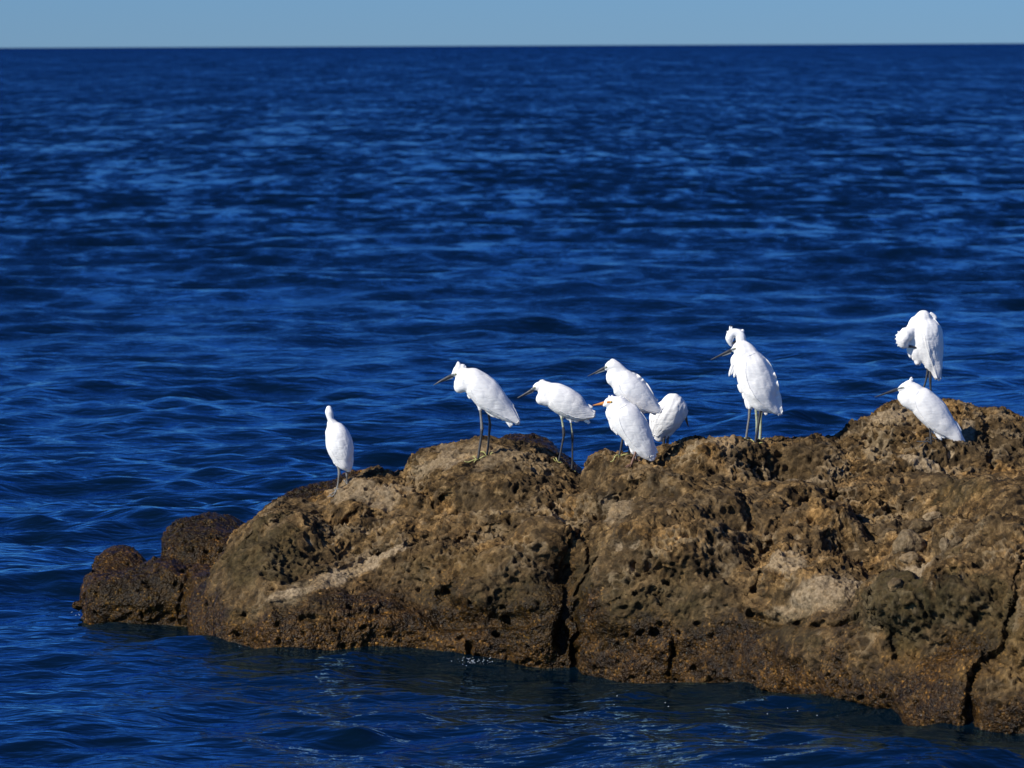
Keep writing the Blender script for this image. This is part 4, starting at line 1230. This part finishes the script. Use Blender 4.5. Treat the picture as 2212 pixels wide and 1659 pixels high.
BIRDS = [
    dict(name='egret', seed=1, crop=C1, mat=WHITE, label='lone white egret at far left seen from behind, head turned away', lay=60,
         body=[[(285, 400, 92), (318, 470, 158), (368, 590, 208), (408, 740, 228), (447, 890, 200), (487, 1020, 152), (540, 1110, 92), (562, 1160, 42)],
               [(232, 150, 58, 50), (236, 205, 68, 60), (250, 280, 58, 52), (272, 350, 60, 54), (300, 430, 100)]],
         wings=[(-1, [(260, 430, 60), (340, 560, 150), (420, 740, 175), (490, 900, 150), (545, 1040, 100), (575, 1150, 40)])],
         tail=[(480, 1040, 545, 1188, 34), (520, 1040, 585, 1165, 28), (590, 880, 625, 1018, 32, 0.0, -40), (430, 1030, 465, 1150, 30), (380, 1010, 405, 1105, 26), (600, 760, 642, 800, 30, 0, -20)],
         plumes=[(310, 960, 335, 1075, 26), (350, 1000, 370, 1112, 28), (400, 1040, 440, 1150, 26)],
         legs=[dict(path=[(380, 1085, 22), (396, 1160, 20), (404, 1222, 26), (392, 1310, 15), (378, 1420, 14), (348, 1535, 16)], mat=LEG_GREY, y=-20, foot_mat=LEG_GREY, toes=[(-150, 60), (-120, 150), (-40, 160), (60, -90)]),
               dict(path=[(518, 1150, 20), (522, 1210, 17), (524, 1265, 24), (528, 1330, 14), (533, 1420, 14)], mat=LEG_GREY, y=45, foot_mat=LEG_GREY, toes=[(-70, 120), (10, 160), (70, 120)])]),
    dict(name='egret', seed=2, crop=C2, label='white egret with tall pointed crest and black bill hunched on the pale hump',
         body=[[(600, 420, 165, 120), (690, 450, 195, 145), (785, 525, 212, 158), (890, 632, 222, 160), (1005, 740, 196, 140), (1108, 838, 158, 105), (1222, 938, 108, 66), (1322, 1020, 52, 34)],
               [(505, 530, 95, 85), (560, 500, 120, 100), (640, 470, 150, 120)],
               [(478, 478, 66, 60), (520, 420, 85, 66), (590, 380, 105, 75), (660, 400, 120)],
               [(388, 362, 22, 20), (420, 348, 44, 36), (465, 338, 64, 48), (520, 345, 78, 56), (580, 365, 84, 60), (640, 380, 90, 70)],
               [(450, 320, 56, 40), (475, 270, 56, 36), (487, 230, 40, 28), (485, 190, 24, 18)], [(510, 310, 66, 40), (535, 262, 46, 30), (548, 230, 28, 20)]],
         wings=wing_pair([(640, 400, 70), (760, 470, 150), (880, 590, 180), (1000, 700, 170), (1110, 800, 135), (1220, 900, 95), (1350, 1040, 34)]),
         tail=[(1180, 880, 1362, 1068, 42), (1200, 860, 1330, 1075, 40), (1120, 900, 1238, 1112, 34), (1160, 920, 1262, 1090, 30), (1050, 900, 1130, 1015, 28), (1120, 660, 1282, 822, 34), (1160, 740, 1275, 815, 30)],
         plumes=[(620, 620, 655, 710, 26), (880, 860, 1010, 975, 30), (950, 880, 1075, 995, 28), (780, 800, 800, 885, 26)],
         crest=[(470, 250, 478, 162, 22), (490, 260, 500, 180, 22), (515, 270, 540, 200, 24), (540, 280, 568, 205, 22), (560, 290, 588, 225, 22), (570, 300, 592, 262, 20), (450, 270, 470, 185, 20)],
         bill=[(410, 362, 26), (360, 383, 27), (300, 412, 23), (230, 447, 17), (170, 482, 10), (118, 509, 3)], bill_low=[(400, 395, 14), (330, 420, 13), (270, 442, 8)],
         lore=[(375, 362, 14), (410, 354, 17), (443, 347, 14)], eye=(443, 346, 17),
         thighs=[[(790, 760, 60), (795, 850, 32), (800, 890, 20)]],
         legs=[dict(path=[(798, 860, 18), (808, 960, 17), (820, 1080, 22), (822, 1130, 24), (812, 1230, 17), (795, 1350, 17), (765, 1545, 17)], y=-45, mat=LEG_GREY, shin=3, shin_mat=LEG_DARK, toes=[(-200, -30), (-80, 60), (110, -20), (-60, -60)]),
               dict(path=[(915, 920, 18), (930, 1010, 17), (938, 1085, 22), (932, 1140, 20), (922, 1260, 16), (910, 1400, 16), (892, 1530, 16)], y=55, toes=[(-130, 30), (90, -60), (-70, 90), (70, 40)])]),
    dict(name='egret', seed=3, crop=C3, label='white egret with grey bill leaning forward beside the sea gap, body nearly level', lay=38,
         body=[[(620, 385, 165, 120), (700, 405, 205, 150), (770, 440, 232, 168), (900, 515, 245, 175), (1040, 600, 225, 155), (1160, 680, 185, 122), (1275, 722, 122, 80), (1365, 748, 62, 44)],
               [(530, 480, 108, 90), (600, 470, 145, 110), (680, 450, 160, 120)],
               [(388, 312, 26, 22), (425, 292, 58, 44), (480, 275, 82, 58), (550, 278, 94, 66), (620, 300, 105, 76), (680, 340, 120, 80)],
               [(540, 225, 40, 32), (480, 250, 48, 38)]],
         wings=wing_pair([(650, 330, 70), (780, 400, 165), (900, 480, 195), (1030, 570, 185), (1150, 650, 145), (1270, 700, 100), (1400, 745, 40)]),
         tail=[(1200, 640, 1422, 700, 36), (1230, 580, 1372, 622, 36), (1180, 720, 1320, 888, 44), (1160, 700, 1270, 870, 34), (1230, 740, 1370, 800, 30), (1250, 700, 1400, 765, 40)],
         plumes=[(1000, 760, 1140, 862, 50), (930, 760, 1060, 850, 44), (1100, 740, 1210, 842, 44), (860, 740, 900, 800, 30)],
         crest=[(500, 240, 552, 156, 28), (540, 230, 572, 165, 24), (560, 235, 600, 182, 24), (590, 250, 632, 205, 24), (470, 240, 530, 160, 24)],
         bill=[(395, 322, 26), (350, 345, 30), (290, 378, 24), (210, 422, 18), (140, 458, 11), (72, 492, 3)], bill_low=[(380, 358, 16), (320, 385, 16), (230, 425, 9)],
         lore=[(350, 330, 16), (385, 308, 20), (412, 290, 18)], eye=(412, 289, 19),
         thighs=[[(840, 660, 70), (850, 750, 36), (858, 810, 19)], [(990, 740, 60), (1005, 830, 28), (1010, 880, 17)]],
         legs=[dict(path=[(853, 780, 20), (868, 860, 17), (880, 940, 19), (893, 1040, 26), (885, 1120, 18), (862, 1240, 15), (835, 1380, 16), (806, 1520, 18)], y=-40, mat=LEG_GREEN, shin=2, shin_mat=LEG_DARK, toes=[(-90, 0), (-60, 70), (80, 30), (40, -70)]),
               dict(path=[(1008, 850, 15), (1016, 930, 14), (1030, 1020, 18), (1034, 1080, 24), (1036, 1160, 16), (1036, 1300, 13), (1034, 1420, 14), (1026, 1545, 22)], y=50, mat=LEG_GREEN, shin=2, shin_mat=LEG_DARK, toes=[(-110, 10), (60, -70), (50, 50)])]),
    dict(name='egret', seed=4, crop=C4, label='tall white egret with thin dark bill behind the orange billed bird', dD=0.05,
         body=[[(455, 410, 118, 95), (540, 445, 190, 140), (610, 495, 208, 150), (700, 568, 212, 155), (835, 688, 188, 132), (955, 785, 138, 95), (1055, 855, 74, 52), (1120, 885, 36, 26)],
               [(340, 272, 28, 24), (375, 245, 70, 50), (430, 228, 88, 62), (480, 245, 90, 66), (520, 300, 105, 75), (560, 370, 125, 90)],
               [(430, 170, 36, 28), (470, 200, 48, 36)], [(430, 370, 92, 74), (480, 330, 100, 76), (560, 370, 110, 80)]],
         wings=wing_pair([(560, 350, 70), (660, 450, 160), (780, 570, 175), (890, 690, 150), (990, 790, 105), (1140, 885, 38)]),
         tail=[(960, 780, 1150, 870, 42), (940, 820, 1130, 900, 40), (900, 820, 1060, 930, 36), (960, 640, 1085, 740, 30)],
         plumes=[(820, 790, 905, 915, 34), (880, 830, 940, 905, 30)],
         crest=[(400, 180, 445, 126, 24), (430, 170, 468, 134, 22), (450, 180, 492, 150, 22)],
         bill=[(350, 252, 22), (310, 266, 25), (250, 295, 19), (180, 330, 12), (120, 358, 8), (70, 380, 3)], bill_low=[(320, 292, 14), (250, 318, 11), (185, 345, 5)],
         lore=[(310, 262, 14), (345, 244, 17)], eye=(346, 243, 15),
         legs=[dict(path=[(640, 720, 20), (632, 900, 18), (622, 1090, 24), (600, 1200, 17), (575, 1320, 17), (548, 1480, 16), (528, 1560, 17)], y=-20, toes=[(-130, -60), (120, 20), (60, 60), (-70, 60)]),
               dict(path=[(760, 780, 20), (745, 950, 18), (735, 1090, 24), (720, 1250, 17), (690, 1400, 17), (670, 1560, 16)], y=70)]),
    dict(name='cattle_egret', seed=5, crop=C4, label='white egret with orange bill and yellow eye in front of two others', lay=62, smooth=6,
         body=[[(520, 850, 155, 120), (565, 900, 205, 150), (615, 965, 232, 168), (730, 1120, 226, 165), (825, 1285, 192, 138), (895, 1410, 160, 105), (955, 1500, 108, 66), (995, 1545, 66, 34)],
               [(318, 792, 34, 30), (355, 772, 62, 50), (400, 758, 86, 62), (470, 755, 98, 72), (545, 775, 102, 80), (610, 840, 120, 95)],
               [(400, 880, 66, 60), (450, 930, 90, 75), (520, 960, 120)]],
         wings=wing_pair([(600, 800, 70), (670, 930, 160), (760, 1090, 185), (850, 1250, 165), (930, 1390, 120), (1010, 1530, 60)]),
         tail=[(900, 1340, 1060, 1545, 42), (860, 1380, 985, 1555, 40), (960, 1280, 1080, 1490, 34), (830, 1390, 930, 1548, 34)],
         tail2=[(900, 1420, 955, 1552, 22, 0, -64)],
         plumes=[(395, 1000, 440, 1175, 28), (430, 1050, 475, 1205, 26), (460, 1080, 500, 1232, 24), (490, 1100, 535, 1235, 26), (365, 900, 400, 1050, 28), (350, 880, 372, 1000, 24),
                 (640, 1250, 640, 1390, 34), (700, 1320, 730, 1510, 40), (760, 1380, 800, 1540, 30), (740, 1380, 765, 1570, 24)],
         crest=[(400, 690, 378, 655, 18), (440, 690, 420, 650, 20), (540, 690, 570, 665, 20), (570, 710, 605, 690, 22)],
         bill=[(400, 758, 24), (360, 762, 29), (300, 770, 26), (230, 783, 16), (148, 798, 4)], bill_mat=ORANGE,
         lore=[(350, 752, 16), (390, 748, 17), (415, 748, 14)], lore_mat=ORANGE, eye=(416, 747, 18), eye_mat=EYE_Y, mat=WHITE,
         thighs=[[(760, 1330, 70), (785, 1400, 40), (790, 1440, 22)]],
         legs=[dict(path=[(786, 1400, 20), (768, 1460, 17), (738, 1530, 17), (700, 1612, 18)], y=-40, mat=LEG_BROWN, foot_mat=LEG_BROWN, toes=[(-90, -20), (-70, -80), (-20, -100)]),
               dict(path=[(770, 1430, 18), (772, 1520, 17), (776, 1605, 17)], y=20, mat=LEG_BROWN, foot_mat=LEG_BROWN, toes=[(-60, -50), (60, -60)])]),
    dict(name='egret', seed=6, crop=C4, wingh=1.3, label='white egret preening with head hidden, only its bill pointing down at right', D=26.62, lay=-60, ruffle=1.8,
         body=[[(1300, 800, 182, 140), (1275, 860, 205, 152), (1235, 920, 218, 158), (1180, 1000, 222, 160), (1130, 1110, 178, 130), (1105, 1210, 105, 80), (1100, 1270, 55, 45)],
               [(1370, 790, 120, 100), (1415, 850, 108, 90), (1450, 925, 66, 60), (1478, 972, 30, 28)], [(1300, 900, 170, 140), (1340, 1000, 120, 100), (1290, 1120, 70, 66), (1255, 1210, 40, 36)]],
         rows=[(0.48, 0.98, 7, 0), (0.28, 0.74, 7, 1), (0.12, 0.52, 7, 2), (0.0, 0.34, 7, 3)],
         wings=[(-1, [(1330, 700, 70), (1270, 830, 150), (1200, 960, 180), (1120, 1090, 150), (1040, 1240, 50)])],
         tail=[(1110, 1050, 1022, 1250, 42), (1150, 1080, 1050, 1290, 40), (1180, 1120, 1140, 1320, 34)],
         plumes=[(1220, 1150, 1150, 1325, 34), (1280, 1150, 1252, 1245, 34), (1470, 900, 1465, 1010, 26), (1500, 860, 1490, 960, 26), (1240, 1170, 1190, 1290, 30)],
         bill=[(1484, 940, 26), (1494, 985, 22), (1508, 1040, 15), (1530, 1112, 4)], bill_mat=simple('brown_bill', (0.10, 0.05, 0.03), 0.4, 0.3),
         legs=[dict(path=[(1175, 1230, 22), (1170, 1300, 22), (1165, 1390, 20)], y=-20), dict(path=[(1240, 1180, 20), (1225, 1260, 20), (1208, 1350, 22), (1204, 1390, 20)], y=35, mat=LEG_GREY)]),
    dict(name='egret', seed=8, crop=C5, label='white egret curling its neck to preen, mostly hidden behind another bird', D=None, back_of=7, ruffle=2.0,
         body=[[(560, 500, 120, 90), (600, 640, 170, 120), (660, 820, 180, 125), (720, 980, 140, 95), (765, 1100, 70, 50)],
               [(560, 480, 100, 80, 0), (500, 380, 78, 66, -10), (462, 280, 66, 60, -20), (452, 205, 62, 56, -20), (415, 165, 58, 50, -20), (365, 160, 54, 48, -20), (325, 190, 60, 50, -20), (312, 245, 54, 44, -20), (325, 300, 32, 28, -20), (335, 325, 18, 16, -20)]],
         wings=[], tail=[(740, 1050, 785, 1215, 34), (760, 1040, 808, 1170, 30)],
         plumes=[(470, 160, 490, 118, 26), (480, 220, 506, 180, 26)],
         crest=[(320, 140, 318, 74, 12), (330, 140, 345, 80, 12), (300, 150, 276, 146, 9), (400, 130, 395, 108, 9), (440, 140, 450, 116, 9)],
         bill=[(350, 300, 16, 14, -20), (366, 290, 14, 12, -10), (385, 268, 12, 10, 0), (420, 300, 4, 4, 40)],
         legs=[dict(path=[(735, 1050, 20), (728, 1130, 19), (714, 1240, 16), (708, 1400, 18), (700, 1515, 20)], y=0, mat=LEG_GREEN, toes=[(-120, -20), (80, 30), (60, -30)]),
               dict(path=[(660, 1000, 18), (655, 1130, 19), (665, 1300, 16), (660, 1500, 18)], y=60, mat=LEG_GREEN)]),
    dict(name='egret', seed=7, crop=C5, label='upright white egret with black bill and ruffled breast in front of a preening bird', lay=65, ruffle=1.5,
         body=[[(500, 460, 140, 105), (545, 510, 180, 130), (590, 590, 212, 150), (650, 755, 228, 160), (710, 915, 216, 150), (765, 1030, 172, 115), (850, 1110, 98, 66), (930, 1170, 46, 34)],
               [(345, 385, 26, 22), (380, 368, 52, 40), (430, 348, 76, 54), (485, 345, 84, 60), (535, 375, 88, 66), (570, 430, 110, 85)],
               [(400, 490, 66, 55), (450, 560, 90, 75), (520, 620, 120)]],
         wings=wing_pair([(600, 430, 70), (660, 580, 160), (720, 750, 185), (790, 910, 165), (860, 1040, 115), (965, 1200, 36)]),
         tail=[(850, 960, 975, 1212, 46), (880, 930, 968, 1160, 34), (800, 1000, 880, 1180, 34), (930, 920, 972, 1100, 28)],
         plumes=[(360, 560, 305, 722, 22), (380, 590, 330, 705, 20), (395, 600, 370, 738, 22), (350, 480, 345, 590, 22), (430, 820, 470, 940, 26), (520, 1000, 545, 1138, 26), (560, 1020, 600, 1148, 28), (600, 1000, 640, 1130, 28), (640, 1010, 665, 1100, 22), (490, 930, 510, 1020, 24)],
         crest=[(500, 280, 545, 300, 22), (520, 300, 572, 326, 20), (530, 320, 580, 350, 20), (480, 270, 520, 288, 20)],
         bill=[(350, 384, 20), (310, 397, 22), (250, 425, 18), (180, 458, 13), (120, 486, 9), (70, 510, 3)], bill_low=[(330, 415, 12), (280, 437, 11), (220, 458, 6)],
         lore=[(325, 383, 12), (355, 372, 14), (380, 362, 12)], eye=(380, 361, 14),
         thighs=[[(570, 1000, 60), (572, 1080, 34), (572, 1140, 18)], [(680, 950, 60), (698, 1050, 34), (704, 1110, 20)]],
         legs=[dict(path=[(700, 1050, 20), (706, 1130, 22), (694, 1230, 17), (672, 1360, 16), (652, 1470, 16), (640, 1545, 18)], y=-35, mat=LEG_GREY, shin=1, shin_mat=LEG_DARK, toes=[(-130, 0), (-100, -60), (100, -10), (-60, 70)]),
               dict(path=[(572, 1080, 18), (573, 1150, 20), (565, 1250, 15), (545, 1370, 14), (527, 1490, 16)], y=60, mat=LEG_GREY, toes=[(-80, 30), (60, 50)])]),
    dict(name='egret', seed=10, crop=C6, label='white egret with short swept crest and long black bill, lowest right', dD=0.0,
         body=[[(480, 1015, 112, 85), (545, 1040, 142, 105), (605, 1070, 158, 115), (715, 1180, 166, 118), (828, 1308, 138, 94), (930, 1402, 98, 62), (1000, 1478, 62, 40), (1045, 1535, 26, 20)],
               [(345, 935, 20, 18), (385, 917, 40, 32), (430, 905, 54, 40), (480, 910, 62, 48), (530, 940, 80, 60), (560, 980, 90)],
               [(392, 1020, 66, 56), (440, 1050, 88, 66), (520, 1080, 100)], [(435, 870, 28, 22), (470, 850, 26, 20), (485, 825, 14, 12)]],
         wings=wing_pair([(540, 970, 50), (620, 1050, 115), (710, 1150, 135), (800, 1260, 125), (890, 1360, 95), (960, 1440, 62), (1045, 1545, 26)]),
         tail=[(930, 1380, 1050, 1562, 32), (950, 1340, 1072, 1515, 30), (960, 1290, 1035, 1400, 24), (860, 1400, 985, 1555, 22), (840, 1400, 940, 1520, 22)],
         plumes=[(740, 1370, 825, 1500, 30), (790, 1380, 860, 1480, 28), (700, 1350, 760, 1430, 30)],
         crest=[(470, 840, 492, 794, 14), (480, 850, 502, 812, 14), (495, 870, 530, 865, 16), (510, 880, 545, 880, 16)],
         bill=[(350, 930, 16), (310, 940, 19), (250, 960, 15), (180, 985, 10), (120, 1005, 7), (75, 1018, 2)],
         lore=[(330, 930, 10), (362, 918, 11), (390, 911, 9)], eye=(392, 911, 9),
         thighs=[[(690, 1280, 45), (688, 1330, 24), (687, 1370, 14)]],
         legs=[dict(path=[(686, 1320, 14), (692, 1400, 12), (698, 1460, 14), (706, 1535, 12)], y=-30, mat=LEG_DARK, foot_mat=LEG_DARK), dict(path=[(770, 1430, 14), (776, 1500, 12), (784, 1560, 13), (790, 1610, 12)], y=30, mat=LEG_DARK, foot_mat=LEG_DARK)]),
    dict(name='egret', seed=9, crop=C6, wingh=2.0, label='white egret standing highest at right, tucking its bill into its breast', D=26.42, lay=75, ruffle=1.8,
         body=[[(612, 165, 106, 80), (622, 215, 146, 108), (640, 290, 182, 130), (660, 420, 172, 122), (695, 550, 135, 95), (740, 680, 88, 62), (768, 780, 44, 34)],
               [(535, 200, 80, 65), (525, 290, 92, 75), (530, 400, 95, 78), (545, 500, 88, 70), (565, 590, 66, 52), (560, 630, 36, 30)],
               [(520, 250, 80, 66, -10), (470, 300, 74, 62, -45), (425, 320, 80, 66, -65), (392, 365, 84, 68, -70), (395, 415, 70, 56, -70), (430, 450, 34, 30, -72), (455, 458, 16, 15, -72)]],
         wings=[(-1, [(650, 130, 60), (705, 260, 95), (735, 400, 100), (755, 540, 80), (775, 680, 50), (795, 820, 24)]), (1, [(650, 130, 60), (705, 260, 95), (735, 400, 100), (755, 540, 80), (775, 680, 50), (795, 820, 24)])],
         rows=[(0.45, 0.98, 5, 0), (0.25, 0.80, 5, 1), (0.05, 0.58, 6, 2)],
         tail=[(750, 660, 795, 836, 26), (730, 660, 760, 826, 26), (770, 640, 812, 800, 22)],
         plumes=[(460, 480, 475, 590, 22), (500, 520, 515, 620, 24), (530, 560, 545, 668, 26), (570, 580, 572, 668, 26), (620, 580, 660, 640, 26), (450, 460, 455, 555, 18), (600, 590, 625, 650, 26), (650, 610, 650, 705, 22), (690, 90, 770, 145, 22), (720, 120, 765, 155, 20)],
         crest=[(345, 330, 306, 338, 11), (345, 360, 303, 380, 11), (350, 400, 314, 426, 10), (360, 430, 332, 458, 10), (360, 310, 332, 292, 10)],
         bill=[(448, 452, 16, 14, -72), (490, 458, 14, 12, -72), (530, 468, 11, 10, -70), (562, 478, 6, 6, -66)],
         legs=[dict(path=[(684, 600, 12), (690, 720, 11), (692, 790, 18), (696, 880, 11), (702, 985, 12)], y=-12, mat=LEG_DARK), dict(path=[(668, 660, 13), (664, 740, 14), (645, 830, 11), (620, 900, 11), (600, 985, 12)], y=20, mat=LEG_DARK)]),
]
built = {}
for b in BIRDS:
    if b.get('back_of'):
        f = [q for q in BIRDS if q['seed'] == b['back_of']][0]['legs'][0]['path'][-1]
        K = 2212 / 4096
        h = cast((b['crop'][0] + f[0] / b['crop'][2]) * K, (b['crop'][1] + f[1] / b['crop'][2]) * K)
        b['D'] = (h.y if h else 26.0) + 0.22
    if 'D' in b and b['D'] is None: del b['D']
    built[b['seed']] = make_bird(b)


# ================================================================== SMALL WATER DETAILS
rr = random.Random(4)
FOAM = simple('foam', (0.55, 0.60, 0.66), 0.3, 0.2, 200)
S = Soup()
for k in range(110):
    grp = rr.random()
    if grp < 0.40: x, y = rr.gauss(1022, 20), rr.gauss(1441, 3.0)
    elif grp < 0.7: x = rr.uniform(250, 560); y = 1408 - (x - 250) * 0.03 + rr.gauss(0, 4)
    elif grp < 0.9: x, y = rr.gauss(190, 22), rr.gauss(1333, 4)
    else: x, y = rr.uniform(1200, 2000), rr.uniform(1500, 1570)
    D = FPX * H / (y - 98)
    p = at(x, y, D)
    r = rr.uniform(0.0006, 0.002)
    S.blob((p.x, p.y, 0.012 + rr.uniform(0, 0.02)), (r * 1.6, r, r), 6, 4)
o = S.build('foam_drops', FOAM, None)
tag(o, 'scattered foam flecks and droplets where the sea meets the rock', 'foam', None, 'stuff')
